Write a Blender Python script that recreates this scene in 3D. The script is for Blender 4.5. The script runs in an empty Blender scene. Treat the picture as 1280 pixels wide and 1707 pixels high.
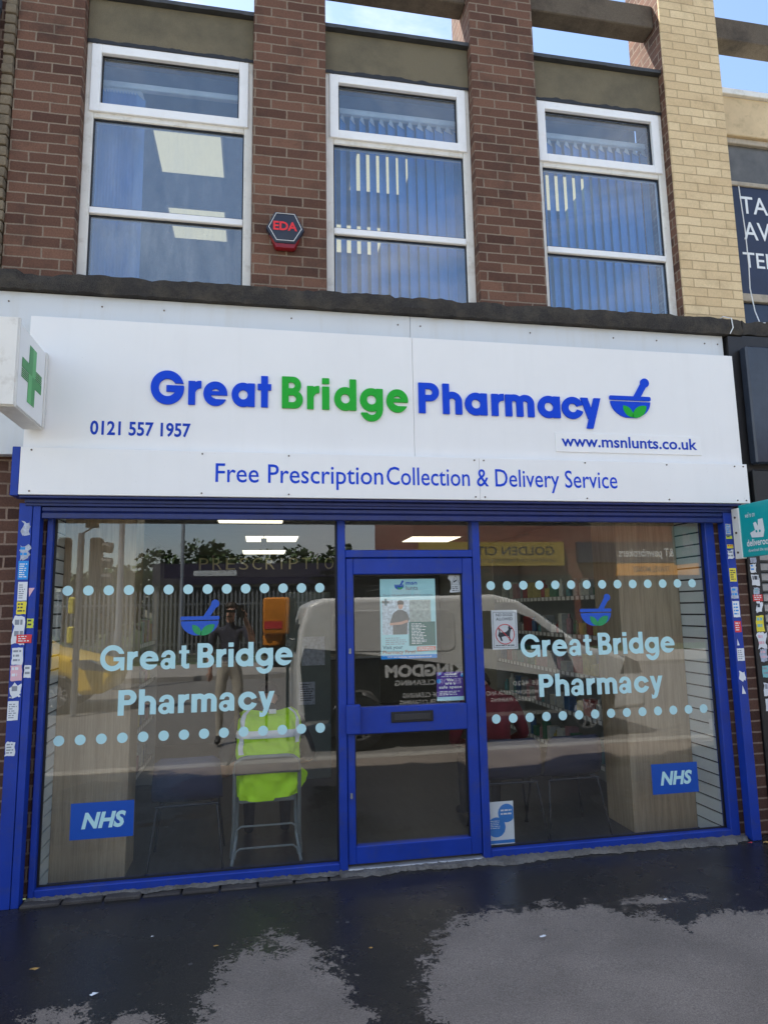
import bpy, bmesh, math, random
import numpy as np
from mathutils import Vector, Matrix
rad = math.radians
rnd = random.Random(11)
sc = bpy.context.scene
COL = sc.collection
# ------------------------------------------------------------------ camera, sky, sun, exposure
PITCH, YAW, ROLL = 0.14360152, -0.18575759, 0.01811421
def cam_rows():
    cp, sp = math.cos(PITCH), math.sin(PITCH); cy, sy = math.cos(YAW), math.sin(YAW); cr, sr = math.cos(ROLL), math.sin(ROLL)
    Rz = np.array([[cy, sy, 0], [-sy, cy, 0], [0, 0, 1.]]); B = np.array([[1, 0, 0], [0, 0, -1], [0, 1, 0.]])
    Rx = np.array([[1, 0, 0], [0, cp, sp], [0, -sp, cp]]); Rr = np.array([[cr, sr, 0], [-sr, cr, 0], [0, 0, 1.]])
    return Rr @ Rx @ B @ Rz
M = cam_rows()
cam = bpy.data.cameras.new('camera')
cam.sensor_fit = 'VERTICAL'; cam.sensor_height = 24.0; cam.lens = 1114.93 / 1707 * 24; cam.clip_start = 0.05; cam.clip_end = 1500
camo = bpy.data.objects.new('camera', cam); COL.objects.link(camo)
mw = Matrix.Identity(4)
for i in range(3):
    mw[i][0] = M[0][i]; mw[i][1] = -M[1][i]; mw[i][2] = -M[2][i]
mw[0][3], mw[1][3], mw[2][3] = 0.0, -4.39, 1.6
camo.matrix_world = mw
sc.camera = camo
SUN_EL, SUN_AZ = 60.0, -51.0            # azimuth from +Y towards +X
w = bpy.data.worlds.new('World'); sc.world = w; w.use_nodes = True
nt = w.node_tree
sky = nt.nodes.new('ShaderNodeTexSky'); sky.sky_type = 'NISHITA'; sky.sun_disc = False
sky.sun_elevation = rad(SUN_EL); sky.sun_rotation = rad(SUN_AZ); sky.air_density = 1.0; sky.dust_density = 0.7; sky.ozone_density = 1.0
bg = nt.nodes['Background']; bg.inputs['Strength'].default_value = 0.13
tcw = nt.nodes.new('ShaderNodeTexCoord'); mpw = nt.nodes.new('ShaderNodeMapping'); mpw.inputs['Scale'].default_value = (1, 1, 2.2)
nt.links.new(tcw.outputs['Generated'], mpw.inputs['Vector'])
nzw = nt.nodes.new('ShaderNodeTexNoise'); nzw.inputs['Scale'].default_value = 2.1; nzw.inputs['Detail'].default_value = 9; nzw.inputs['Roughness'].default_value = .58; nzw.inputs['Distortion'].default_value = .4
nt.links.new(mpw.outputs[0], nzw.inputs['Vector'])
spw = nt.nodes.new('ShaderNodeSeparateXYZ'); nt.links.new(tcw.outputs['Generated'], spw.inputs[0])
maw = nt.nodes.new('ShaderNodeMath'); maw.operation = 'MULTIPLY_ADD'; maw.inputs[1].default_value = -.07; nt.links.new(spw.outputs[1], maw.inputs[0]); nt.links.new(nzw.outputs['Fac'], maw.inputs[2])
rpw = nt.nodes.new('ShaderNodeValToRGB'); rpw.color_ramp.elements[0].position = .49; rpw.color_ramp.elements[0].color = (0, 0, 0, 1); rpw.color_ramp.elements[1].position = .72; rpw.color_ramp.elements[1].color = (.9, .9, .9, 1)
nt.links.new(maw.outputs[0], rpw.inputs['Fac'])
mxw = nt.nodes.new('ShaderNodeMix'); mxw.data_type = 'RGBA'; mxw.inputs[7].default_value = (5.2, 5.2, 5.2, 1)
nt.links.new(rpw.outputs['Color'], mxw.inputs[0]); nt.links.new(sky.outputs['Color'], mxw.inputs[6])
nt.links.new(mxw.outputs[2], bg.inputs['Color'])
sun = bpy.data.lights.new('sun', 'SUN'); sun.energy = 5.0; sun.angle = rad(0.5); sun.color = (1.0, 0.95, 0.86)
suno = bpy.data.objects.new('sun', sun); COL.objects.link(suno)
sd = Vector((math.sin(rad(SUN_AZ)) * math.cos(rad(SUN_EL)), math.cos(rad(SUN_AZ)) * math.cos(rad(SUN_EL)), math.sin(rad(SUN_EL))))
suno.rotation_euler = sd.to_track_quat('Z', 'Y').to_euler(); suno.location = sd * 30
vs = sc.view_settings; vs.view_transform = 'Standard'; vs.look = 'None'; vs.gamma = 1; vs.exposure = 1.38
try: vs.use_curve_mapping = False
except Exception: pass
try:
    sc.cycles.use_denoising = True; sc.cycles.denoiser = 'OPENIMAGEDENOISE'
    sc.cycles.max_bounces = 10; sc.cycles.transparent_max_bounces = 24; sc.cycles.sample_clamp_indirect = 6.0
except Exception: pass

# ------------------------------------------------------------------ materials
def lin(r, g, b):
    f = lambda c: (c / 12.92 if c <= 0.04045 else ((c + 0.055) / 1.055) ** 2.4)
    return (f(r / 255), f(g / 255), f(b / 255), 1.0)
def newmat(name):
    m = bpy.data.materials.new(name); m.use_nodes = True
    t = m.node_tree; return m, t, t.nodes['Principled BSDF'], t.nodes, t.links
def pos_node(N, L):
    g = N.new('ShaderNodeNewGeometry'); return g
def noise(N, L, vec, scale, detail=4, rough=.6):
    n = N.new('ShaderNodeTexNoise'); n.inputs['Scale'].default_value = scale; n.inputs['Detail'].default_value = detail; n.inputs['Roughness'].default_value = rough
    if vec is not None: L.new(vec, n.inputs['Vector'])
    return n
def ramp(N, L, src, stops):
    r = N.new('ShaderNodeValToRGB'); e = r.color_ramp.elements
    while len(e) < len(stops): e.new(.5)
    for k, (p, c) in enumerate(stops):
        e[k].position = p; e[k].color = c if len(c) == 4 else (*c, 1)
    L.new(src, r.inputs['Fac']); return r
def mixc(N, L, fac, a, b, mode='MIX'):
    m = N.new('ShaderNodeMix'); m.data_type = 'RGBA'; m.blend_type = mode
    for s, v in ((m.inputs[0], fac), (m.inputs[6], a), (m.inputs[7], b)):
        if hasattr(v, 'links'): L.new(v, s)
        elif isinstance(v, (int, float)): s.default_value = v
        else: s.default_value = v if len(v) == 4 else (*v, 1)
    return m.outputs[2]
def math_n(N, L, op, a, b=None, c=None, clamp=False):
    m = N.new('ShaderNodeMath'); m.operation = op; m.use_clamp = clamp
    for k, v in enumerate((a, b, c)):
        if v is None: continue
        if hasattr(v, 'links'): L.new(v, m.inputs[k])
        else: m.inputs[k].default_value = v
    return m.outputs[0]
def bump(N, L, bsdf, h, strength=.3, dist=.01):
    b = N.new('ShaderNodeBump'); b.inputs['Strength'].default_value = strength; b.inputs['Distance'].default_value = dist
    L.new(h, b.inputs['Height']); L.new(b.outputs['Normal'], bsdf.inputs['Normal'])
def mat(name, col, rough=.5, metal=0.0, var=.12, scale=6.0, dirt=None, dirt_amt=0.0, spec=None, bumpy=0.0, stretch=(1, 1, 1)):
    """plain paint / plastic / cloth with uneven tone and, if asked, dirt"""
    m, t, B, N, L = newmat(name)
    g = pos_node(N, L)
    mp = N.new('ShaderNodeMapping'); mp.inputs['Scale'].default_value = stretch; L.new(g.outputs['Position'], mp.inputs['Vector'])
    n = noise(N, L, mp.outputs[0], scale, 6)
    c4 = col if len(col) == 4 else (*col, 1)
    lo = tuple(max(0, c * (1 - var)) for c in c4[:3]) + (1,); hi = tuple(min(1, c * (1 + var)) for c in c4[:3]) + (1,)
    r = ramp(N, L, n.outputs['Fac'], [(.3, lo), (.7, hi)])
    out = r.outputs['Color']
    if dirt is not None:
        n2 = noise(N, L, mp.outputs[0], scale * 2.3, 8, .7)
        r2 = ramp(N, L, n2.outputs['Fac'], [(.52, (0, 0, 0)), (.72, (dirt_amt,) * 3)])
        out = mixc(N, L, r2.outputs['Color'], out, dirt)
    L.new(out, B.inputs['Base Color'])
    B.inputs['Roughness'].default_value = rough; B.inputs['Metallic'].default_value = metal
    if spec is not None: B.inputs['Specular IOR Level'].default_value = spec
    if bumpy:
        n3 = noise(N, L, g.outputs['Position'], scale * 12, 5); bump(N, L, B, n3.outputs['Fac'], bumpy, .004)
    return m
def brick_mat(name, c1, c2, mortar, soot=(.03, .025, .022), soot_amt=.5, msize=.010, painted=False, bstr=.6, xoff=0.0):
    m, t, B, N, L = newmat(name)
    g = pos_node(N, L)
    sp = N.new('ShaderNodeSeparateXYZ'); L.new(g.outputs['Position'], sp.inputs[0])
    sn = N.new('ShaderNodeSeparateXYZ'); L.new(g.outputs['True Normal'], sn.inputs[0])
    side = math_n(N, L, 'GREATER_THAN', math_n(N, L, 'ABSOLUTE', sn.outputs[0]), .5)
    u = math_n(N, L, 'ADD', math_n(N, L, 'MULTIPLY', side, sp.outputs[1]), math_n(N, L, 'MULTIPLY', math_n(N, L, 'SUBTRACT', 1.0, side), sp.outputs[0]))
    u = math_n(N, L, 'ADD', u, 50.0 + xoff)
    cv = N.new('ShaderNodeCombineXYZ'); L.new(u, cv.inputs[0]); L.new(math_n(N, L, 'ADD', sp.outputs[2], 30.0), cv.inputs[1])
    wob = noise(N, L, g.outputs['Position'], 9, 3)
    mx = N.new('ShaderNodeVectorMath'); mx.operation = 'MULTIPLY_ADD'; L.new(wob.outputs['Color'], mx.inputs[0]); mx.inputs[1].default_value = (.013, .011, 0); L.new(cv.outputs[0], mx.inputs[2])
    b = N.new('ShaderNodeTexBrick'); L.new(mx.outputs[0], b.inputs['Vector'])
    b.offset = .5; b.inputs['Scale'].default_value = 1; b.inputs['Brick Width'].default_value = .225; b.inputs['Row Height'].default_value = .0745
    b.inputs['Mortar Size'].default_value = msize * .5; b.inputs['Mortar Smooth'].default_value = .25; b.inputs['Bias'].default_value = -.1
    b.inputs['Color1'].default_value = (*c1, 1); b.inputs['Color2'].default_value = (*c2, 1); b.inputs['Mortar'].default_value = (*mortar, 1)
    # a second brick texture, same grid, gives each brick one more random tone
    b2 = N.new('ShaderNodeTexBrick'); L.new(mx.outputs[0], b2.inputs['Vector']); b2.offset = .5
    for k in ('Scale', 'Brick Width', 'Row Height', 'Mortar Size', 'Mortar Smooth'): b2.inputs[k].default_value = b.inputs[k].default_value
    b2.inputs['Bias'].default_value = -.35; b2.inputs['Color1'].default_value = (1, 1, 1, 1); b2.inputs['Color2'].default_value = (.50, .49, .54, 1) if not painted else (.93, .92, .9, 1); b2.inputs['Mortar'].default_value = (1, 1, 1, 1)
    off = N.new('ShaderNodeVectorMath'); off.operation = 'ADD'; off.inputs[1].default_value = (.225 * 7, .0745 * 4, 0); L.new(mx.outputs[0], off.inputs[0]); L.new(off.outputs[0], b2.inputs['Vector'])
    col = mixc(N, L, 1.0, b.outputs['Color'], b2.outputs['Color'], 'MULTIPLY')
    fine = noise(N, L, g.outputs['Position'], 90, 6, .7)
    fr = ramp(N, L, fine.outputs['Fac'], [(.3, (.72,) * 3), (.7, (1.2,) * 3)])
    if painted: fr = ramp(N, L, fine.outputs['Fac'], [(.3, (.88,) * 3), (.7, (1.06,) * 3)])
    col = mixc(N, L, 1.0, col, fr.outputs['Color'], 'MULTIPLY')
    big = noise(N, L, g.outputs['Position'], 3.1, 8, .72)
    br = ramp(N, L, big.outputs['Fac'], [(.5, (0, 0, 0)), (.78, (soot_amt,) * 3)])
    col = mixc(N, L, br.outputs['Color'], col, soot)
    L.new(col, B.inputs['Base Color']); B.inputs['Roughness'].default_value = .9 if not painted else .6; B.inputs['Specular IOR Level'].default_value = .25
    h = math_n(N, L, 'ADD', math_n(N, L, 'MULTIPLY', b.outputs['Fac'], -1.0), math_n(N, L, 'MULTIPLY', fine.outputs['Fac'], .45))
    bump(N, L, B, h, bstr, .008)
    return m
def panel_mat(name, col, amt=.35):
    m, t, B, N, L = newmat(name); g = pos_node(N, L)
    mp = N.new('ShaderNodeMapping'); mp.inputs['Scale'].default_value = (6, 6, .5); L.new(g.outputs['Position'], mp.inputs['Vector'])
    st = noise(N, L, mp.outputs[0], 1.6, 7, .68); big = noise(N, L, g.outputs['Position'], 1.3, 5); sp_ = noise(N, L, g.outputs['Position'], 55, 3)
    r = ramp(N, L, st.outputs['Fac'], [(.5, (0, 0, 0)), (.8, (amt,) * 3)]); r2 = ramp(N, L, sp_.outputs['Fac'], [(.70, (0, 0, 0)), (.76, (.35,) * 3)]); r3 = ramp(N, L, big.outputs['Fac'], [(.3, tuple(c * .965 for c in col)), (.7, tuple(min(1, c * 1.02) for c in col))])
    c = mixc(N, L, r.outputs['Color'], r3.outputs['Color'], (.56, .54, .49)); c = mixc(N, L, r2.outputs['Color'], c, (.5, .47, .42)); L.new(c, B.inputs['Base Color']); B.inputs['Roughness'].default_value = .36
    wv = noise(N, L, g.outputs['Position'], 1.1, 1); bump(N, L, B, wv.outputs['Fac'], .25, .02); return m
def emit(name, col, s):
    m, t, B, N, L = newmat(name); B.inputs['Base Color'].default_value = (*col, 1); B.inputs['Emission Color'].default_value = (*col, 1); B.inputs['Emission Strength'].default_value = s; return m
def glass_mat(name, base=.055, gain=1.0, tint=(.93, .96, .94), film=0.0, wav=0.0):
    m, t, B, N, L = newmat(name); N.remove(B)
    out = N['Material Output']
    tr = N.new('ShaderNodeBsdfTransparent'); tr.inputs[0].default_value = (*tint, 1)
    gl = N.new('ShaderNodeBsdfGlossy'); gl.inputs['Roughness'].default_value = 0.0
    fr = N.new('ShaderNodeFresnel'); fr.inputs['IOR'].default_value = 1.5
    f = math_n(N, L, 'ADD', math_n(N, L, 'MULTIPLY', fr.outputs[0], gain), base, clamp=True)
    gb = pos_node(N, L); f = math_n(N, L, 'MULTIPLY', f, math_n(N, L, 'SUBTRACT', 1.0, gb.outputs['Backfacing']))
    ms = N.new('ShaderNodeMixShader'); L.new(f, ms.inputs[0]); L.new(tr.outputs[0], ms.inputs[1]); L.new(gl.outputs[0], ms.inputs[2])
    last = ms.outputs[0]
    g = pos_node(N, L)
    if wav:
        n = noise(N, L, g.outputs['Position'], 1.6, 2); b = N.new('ShaderNodeBump'); b.inputs['Strength'].default_value = wav; b.inputs['Distance'].default_value = .02
        L.new(n.outputs['Fac'], b.inputs['Height']); L.new(b.outputs[0], gl.inputs['Normal'])
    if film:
        df = N.new('ShaderNodeBsdfDiffuse'); df.inputs[0].default_value = (.56, .60, .64, 1)  # dust film, tinted blue-grey to carry skylight haze in its colour
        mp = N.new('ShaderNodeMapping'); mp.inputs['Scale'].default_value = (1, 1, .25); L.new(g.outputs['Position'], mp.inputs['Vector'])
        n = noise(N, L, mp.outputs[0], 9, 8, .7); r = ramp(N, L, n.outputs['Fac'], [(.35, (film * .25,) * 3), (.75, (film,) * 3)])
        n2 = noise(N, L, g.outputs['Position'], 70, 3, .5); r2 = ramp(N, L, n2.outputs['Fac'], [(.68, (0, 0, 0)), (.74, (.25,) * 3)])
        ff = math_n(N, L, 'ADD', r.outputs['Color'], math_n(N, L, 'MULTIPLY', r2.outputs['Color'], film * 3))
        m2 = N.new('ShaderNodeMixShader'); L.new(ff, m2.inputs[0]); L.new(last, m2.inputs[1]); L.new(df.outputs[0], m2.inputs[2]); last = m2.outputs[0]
    L.new(last, out.inputs['Surface']); return m
def asphalt_mat():
    m, t, B, N, L = newmat('pavement_asphalt')
    g = pos_node(N, L)
    fine = noise(N, L, g.outputs['Position'], 170, 4, .7); med = noise(N, L, g.outputs['Position'], 38, 6, .75); big = noise(N, L, g.outputs['Position'], 2.2, 5)
    dry = ramp(N, L, fine.outputs['Fac'], [(.25, (.115, .095, .079)), (.5, (.235, .196, .164)), (.78, (.39, .335, .285))])
    patch = ramp(N, L, big.outputs['Fac'], [(.35, (.82,) * 3), (.65, (1.1,) * 3)])
    dryc = mixc(N, L, 1.0, dry.outputs['Color'], patch.outputs['Color'], 'MULTIPLY')
    wetc = ramp(N, L, fine.outputs['Fac'], [(.25, (.010, .0095, .009)), (.55, (.026, .024, .022)), (.8, (.085, .079, .073))])
    # damp outline: the dry islands are ellipses on the ground with a ragged edge
    sp = N.new('ShaderNodeSeparateXYZ'); L.new(g.outputs['Position'], sp.inputs[0])
    x, y = sp.outputs[0], sp.outputs[1]
    best = None
    for (cx, cy, rx, ry) in DRY:
        dx = math_n(N, L, 'MULTIPLY', math_n(N, L, 'SUBTRACT', x, cx), 1 / rx); dy = math_n(N, L, 'MULTIPLY', math_n(N, L, 'SUBTRACT', y, cy), 1 / ry)
        d = math_n(N, L, 'MULTIPLY', math_n(N, L, 'SUBTRACT', 1.0, math_n(N, L, 'SQRT', math_n(N, L, 'ADD', math_n(N, L, 'MULTIPLY', dx, dx), math_n(N, L, 'MULTIPLY', dy, dy)))), min(rx, ry))
        best = d if best is None else math_n(N, L, 'MAXIMUM', best, d)
    e1 = noise(N, L, g.outputs['Position'], 5.5, 8, .68); e2 = noise(N, L, g.outputs['Position'], 26, 6, .75)
    edge = math_n(N, L, 'ADD', best, math_n(N, L, 'MULTIPLY', math_n(N, L, 'SUBTRACT', e1.outputs['Fac'], .5), .46))
    edge = math_n(N, L, 'ADD', edge, math_n(N, L, 'MULTIPLY', math_n(N, L, 'SUBTRACT', e2.outputs['Fac'], .5), .30))
    e3 = noise(N, L, g.outputs['Position'], 75, 4, .7); edge = math_n(N, L, 'ADD', edge, math_n(N, L, 'MULTIPLY', math_n(N, L, 'SUBTRACT', e3.outputs['Fac'], .5), .22))
    edge = math_n(N, L, 'ADD', edge, math_n(N, L, 'MULTIPLY', math_n(N, L, 'SUBTRACT', fine.outputs['Fac'], .5), .10))
    k = math_n(N, L, 'MULTIPLY_ADD', edge, 60.0, .5, clamp=True)
    col = mixc(N, L, k, wetc.outputs['Color'], dryc)
    vo = N.new('ShaderNodeTexVoronoi'); vo.inputs['Scale'].default_value = 7.0; L.new(g.outputs['Position'], vo.inputs['Vector'])
    vr = ramp(N, L, vo.outputs['Distance'], [(.055, (1, 1, 1)), (.085, (0, 0, 0))]); pick = math_n(N, L, 'GREATER_THAN', noise(N, L, vo.outputs['Position'], 3.7, 2).outputs['Fac'], .56)
    col = mixc(N, L, math_n(N, L, 'MULTIPLY', math_n(N, L, 'MULTIPLY', vr.outputs['Color'], pick), .55), col, (.11, .105, .10))
    st_ = ramp(N, L, med.outputs['Fac'], [(.62, (0, 0, 0)), (.75, (.5, .5, .5))]); col = mixc(N, L, st_.outputs['Color'], col, (.06, .056, .053))
    L.new(col, B.inputs['Base Color'])
    ro = math_n(N, L, 'ADD', math_n(N, L, 'MULTIPLY', k, .55), math_n(N, L, 'MULTIPLY_ADD', big.outputs['Fac'], .5, .02), clamp=True)
    L.new(ro, B.inputs['Roughness']); B.inputs['Specular IOR Level'].default_value = .32
    hh = math_n(N, L, 'ADD', fine.outputs['Fac'], math_n(N, L, 'MULTIPLY', med.outputs['Fac'], .8))
    bump(N, L, B, hh, .55, .006)
    bn = next(n_ for n_ in N if n_.type == 'BUMP'); L.new(math_n(N, L, 'MULTIPLY_ADD', k, .42, .16), bn.inputs['Strength'])
    return m
def wood_mat(name, a, b):
    m, t, B, N, L = newmat(name); g = pos_node(N, L)
    mp = N.new('ShaderNodeMapping'); mp.inputs['Scale'].default_value = (9, 9, .7); L.new(g.outputs['Position'], mp.inputs['Vector'])
    n = noise(N, L, mp.outputs[0], 3, 9, .7); mp2 = N.new('ShaderNodeMapping'); mp2.inputs['Scale'].default_value = (60, 60, 1.6); L.new(g.outputs['Position'], mp2.inputs['Vector'])
    n2 = noise(N, L, mp2.outputs[0], 2, 4, .6)
    f = math_n(N, L, 'ADD', math_n(N, L, 'MULTIPLY', n.outputs['Fac'], .65), math_n(N, L, 'MULTIPLY', n2.outputs['Fac'], .35))
    r = ramp(N, L, f, [(.36, a), (.62, b)]); L.new(r.outputs['Color'], B.inputs['Base Color']); B.inputs['Roughness'].default_value = .45
    return m
def concrete_mat(name, a, b, spot, spot_amt=.8, rough=.9, scale=14, bstr=.35):
    m, t, B, N, L = newmat(name); g = pos_node(N, L)
    n = noise(N, L, g.outputs['Position'], 160, 5, .7); n2 = noise(N, L, g.outputs['Position'], scale * .25, 8, .72); n3 = noise(N, L, g.outputs['Position'], scale * 2, 6, .7)
    r = ramp(N, L, n.outputs['Fac'], [(.3, a), (.7, b)]); r2 = ramp(N, L, n2.outputs['Fac'], [(.45, (0, 0, 0)), (.75, (spot_amt,) * 3)])
    c = mixc(N, L, r2.outputs['Color'], r.outputs['Color'], spot)
    L.new(c, B.inputs['Base Color']); B.inputs['Roughness'].default_value = rough; B.inputs['Specular IOR Level'].default_value = .25
    bump(N, L, B, math_n(N, L, 'ADD', n.outputs['Fac'], n3.outputs['Fac']), bstr, .006); return m

DRY = [(1.28, -1.50, .58, .76), (1.55, -1.75, .75, .98), (2.45, -1.95, .85, .92), (2.0, -2.05, 1.0, .93), (.09, -1.75, .36, .92), (-.25, -2.3, .5, .55), (2.2, -3.2, 3.2, .9), (.9, -2.9, 1.2, .9), (-.45, -1.42, .12, .1), (2.05, -.80, .17, .03), (-.75, -1.28, .08, .05)]
MT = {}
MT['asphalt'] = asphalt_mat()
MT['road'] = mat('road_asphalt', (.19, .18, .165), .9, var=.25, scale=30, bumpy=.4)
MT['kerb'] = concrete_mat('kerb_stone', (.30, .28, .25), (.42, .40, .36), (.15, .14, .12), .5)
MT['concrete'] = concrete_mat('lintel_concrete', (.125, .105, .068), (.215, .183, .125), (.075, .068, .052), .7, scale=10)
MT['beam'] = concrete_mat('beam_concrete', (.09, .07, .05), (.16, .13, .10), (.025, .02, .02), .8)
MT['ledge'] = concrete_mat('sooty_stone', (.016, .015, .015), (.075, .068, .062), (.17, .14, .10), .42, scale=26, bstr=1.0)
MT['doorstep'] = concrete_mat('doorstep_concrete', (.10, .094, .086), (.27, .25, .225), (.035, .032, .03), .9, scale=22, bstr=.9)
MT['brick'] = brick_mat('brown_brick', (.125, .063, .044), (.21, .109, .073), (.26, .20, .15), soot_amt=.75, msize=.0115)
MT['brick_low'] = brick_mat('dark_brick', (.10, .052, .038), (.15, .078, .054), (.28, .20, .15), soot_amt=.35, msize=.014)
MT['brick_yellow'] = brick_mat('cream_painted_brick', (.68, .50, .28), (.80, .62, .37), (.50, .36, .20), soot=(.33, .22, .11), soot_amt=.6, painted=True, msize=.009, bstr=.9)
MT['brick_far'] = brick_mat('far_red_brick', (.22, .07, .05), (.28, .10, .07), (.3, .25, .2), soot_amt=.2)
MT['old_stone'] = concrete_mat('old_buff_brick', (.17, .135, .09), (.26, .21, .15), (.05, .042, .035), .8)
MT['upvc'] = mat('white_upvc', (.86, .86, .86), .3, var=.03, dirt=(.6, .57, .5, 1), dirt_amt=.2)
MT['upvc_dirty'] = mat('weathered_upvc', (.76, .74, .69), .45, var=.06, dirt=(.42, .37, .29, 1), dirt_amt=.55, scale=4)
MT['gasket'] = mat('black_gasket', (.01, .01, .012), .5)
MT['panel'] = panel_mat('white_sign_panel', (.85, .84, .82), .10)
MT['panel_low'] = panel_mat('white_service_panel', (.88, .87, .85), .08)
MT['strip'] = panel_mat('weathered_white_cladding', (.64, .66, .67), .55)
MT['screw'] = mat('rusty_screw', (.12, .085, .06), .6, .3, var=.4, scale=80)
MT['blue'] = mat('blue_paint', (.010, .042, .32), .42, var=.14, scale=5, dirt=(.045, .06, .17, 1), dirt_amt=.6, spec=.35, bumpy=.06)
_m = MT['blue']; _N, _L = _m.node_tree.nodes, _m.node_tree.links; _B = _N['Principled BSDF']; _src = _B.inputs['Base Color'].links[0].from_socket
_n = noise(_N, _L, pos_node(_N, _L).outputs['Position'], 48, 5, .75); _r = ramp(_N, _L, _n.outputs['Fac'], [(.70, (0, 0, 0)), (.735, (.6, .6, .6))]); _L.new(mixc(_N, _L, _r.outputs['Color'], _src, (.22, .24, .30)), _B.inputs['Base Color'])
MT['blue_dark'] = mat('blue_shutter_steel', (.018, .030, .15), .42, var=.15, scale=9, dirt=(.03, .03, .05, 1), dirt_amt=.5)
MT['sign_blue'] = mat('blue_letter_acrylic', (.004, .060, .62), .5, var=.04, spec=.2)
MT['sign_green'] = mat('green_letter_acrylic', (.02, .40, .035), .5, var=.04, spec=.2)
MT['sign_edge'] = mat('letter_edge', (.02, .02, .06), .5)
MT['ink_blue'] = mat('blue_vinyl', (.006, .05, .46), .5, var=.03, spec=.2)
MT['vinyl'] = mat('pale_blue_vinyl', (.50, .78, .80), .55, var=.03)
MT['nhs_blue'] = mat('health_blue_vinyl', (.003, .075, .42), .4, var=.04)
MT['leaf_vinyl'] = mat('green_vinyl', (.015, .30, .10), .45, var=.03)
MT['logo_blue'] = mat('logo_blue_vinyl', (.01, .09, .52), .45, var=.03)
MT['glass'] = glass_mat('shop_glass', .088, 1.0, (.975, .985, .98))
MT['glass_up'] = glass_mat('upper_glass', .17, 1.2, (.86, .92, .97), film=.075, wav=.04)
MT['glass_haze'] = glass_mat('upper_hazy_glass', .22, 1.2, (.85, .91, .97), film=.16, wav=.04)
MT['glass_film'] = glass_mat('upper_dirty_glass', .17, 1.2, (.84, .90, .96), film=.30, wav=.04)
MT['oak'] = wood_mat('oak_laminate', (.27, .20, .125), (.46, .36, .24))
MT['slat'] = mat('slatwall_white', (.66, .70, .69), .45, var=.04)
MT['groove'] = mat('slatwall_groove', (.02, .022, .022), .7)
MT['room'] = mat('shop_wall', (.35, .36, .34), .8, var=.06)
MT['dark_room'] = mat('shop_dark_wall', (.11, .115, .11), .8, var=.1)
MT['ceiling'] = mat('ceiling_tile', (.62, .62, .59), .9, var=.04)
MT['lino'] = mat('shop_vinyl_floor', (.045, .045, .047), .45, var=.25, scale=3, stretch=(8, 1, 1))
MT['lamp'] = emit('ceiling_lamp', (1.0, .92, .70), .85)
MT['lamp_up'] = emit('office_lamp', (1.0, .86, .52), .36)
MT['lamp_frame'] = mat('lamp_frame', (.7, .7, .7), .4)
MT['blind'] = mat('blue_blind_fabric', (.13, .36, .76), .8, var=.12, scale=5, stretch=(6, 1, .5))
MT['blind_pale'] = mat('pale_blind_fabric', (.24, .42, .78), .8, var=.12, scale=5, stretch=(6, 1, .5))
MT['rail'] = mat('blind_headrail', (.75, .77, .78), .5)
MT['paper'] = mat('paper', (.74, .76, .78), .7, var=.05)
MT['ink'] = mat('print_ink', (.05, .055, .07), .7)
MT['grey_ink'] = mat('grey_print', (.28, .30, .34), .7)
MT['s_yellow'] = mat('yellow_sticker', (.78, .66, .05), .55, var=.06)
MT['s_red'] = mat('red_sticker', (.68, .045, .05), .55, var=.06)
MT['s_blue'] = mat('bright_blue_sticker', (.01, .27, .72), .5, var=.06)
MT['s_pink'] = mat('pink_sticker', (.75, .45, .50), .6, var=.06)
MT['s_lime'] = mat('lime_sticker', (.60, .66, .06), .55, var=.06)
MT['s_teal'] = mat('pale_teal_sticker', (.20, .48, .50), .55, var=.06)
MT['s_residue'] = mat('torn_paper_residue', (.42, .46, .55), .8, var=.3, scale=40)
MT['teal'] = mat('teal_sign_face', (.005, .36, .37), .35, var=.03)
MT['navy'] = mat('navy_box', (.012, .017, .035), .35, var=.2)
MT['white'] = mat('white_print', (.78, .80, .80), .5, var=.02)
MT['alarm_red'] = mat('red_alarm_print', (.75, .02, .025), .45)
MT['strobe'] = mat('red_strobe_lens', (.22, .01, .015), .2)
MT['black'] = mat('black_paint', (.012, .011, .012), .45, var=.3, scale=12)
MT['steel'] = mat('grey_steel', (.30, .31, .32), .4, .6, var=.1)
MT['shutter_grey'] = mat('galvanised_shutter', (.36, .36, .36), .4, .5, var=.12, dirt=(.12, .11, .1, 1), dirt_amt=.5)
MT['chair_grey'] = mat('grey_enamel_steel', (.20, .225, .225), .38, .1, var=.1)
MT['chair_back'] = mat('dark_grey_enamel', (.085, .09, .087), .4, .1, var=.1)
MT['chair_blue'] = mat('navy_plastic', (.022, .032, .075), .42, var=.1)
MT['chair_slate'] = mat('slate_plastic', (.028, .030, .055), .45, var=.1)
MT['black_metal'] = mat('black_tube', (.02, .02, .022), .35, .3)
MT['hivis'] = mat('hi_vis_yellow', (.46, .80, .004), .7, var=.07, scale=12, bumpy=.2)
MT['reflective'] = mat('silver_reflective_tape', (.82, .83, .84), .45, .0, var=.07, scale=25)
MT['skin'] = mat('skin', (.60, .34, .24), .55, var=.08, scale=20)
MT['hair'] = mat('dark_hair', (.035, .022, .015), .6, var=.3, scale=60)
MT['cloth_black'] = mat('black_cloth', (.018, .018, .02), .9, var=.25, scale=20)
MT['cloth_sleeve'] = mat('charcoal_jersey', (.030, .030, .034), .9, var=.25, scale=20)
MT['cloth_maroon'] = mat('maroon_cloth', (.14, .012, .02), .9, var=.25, scale=14)
MT['cloth_grey'] = mat('khaki_cloth', (.50, .46, .38), .9, var=.15, scale=14)
MT['cloth_navy'] = mat('navy_polo', (.05, .05, .075), .9, var=.2, scale=14)
MT['van_white'] = mat('white_van_paint', (.74, .74, .72), .25, var=.03, dirt=(.5, .48, .43, 1), dirt_amt=.3)
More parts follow.
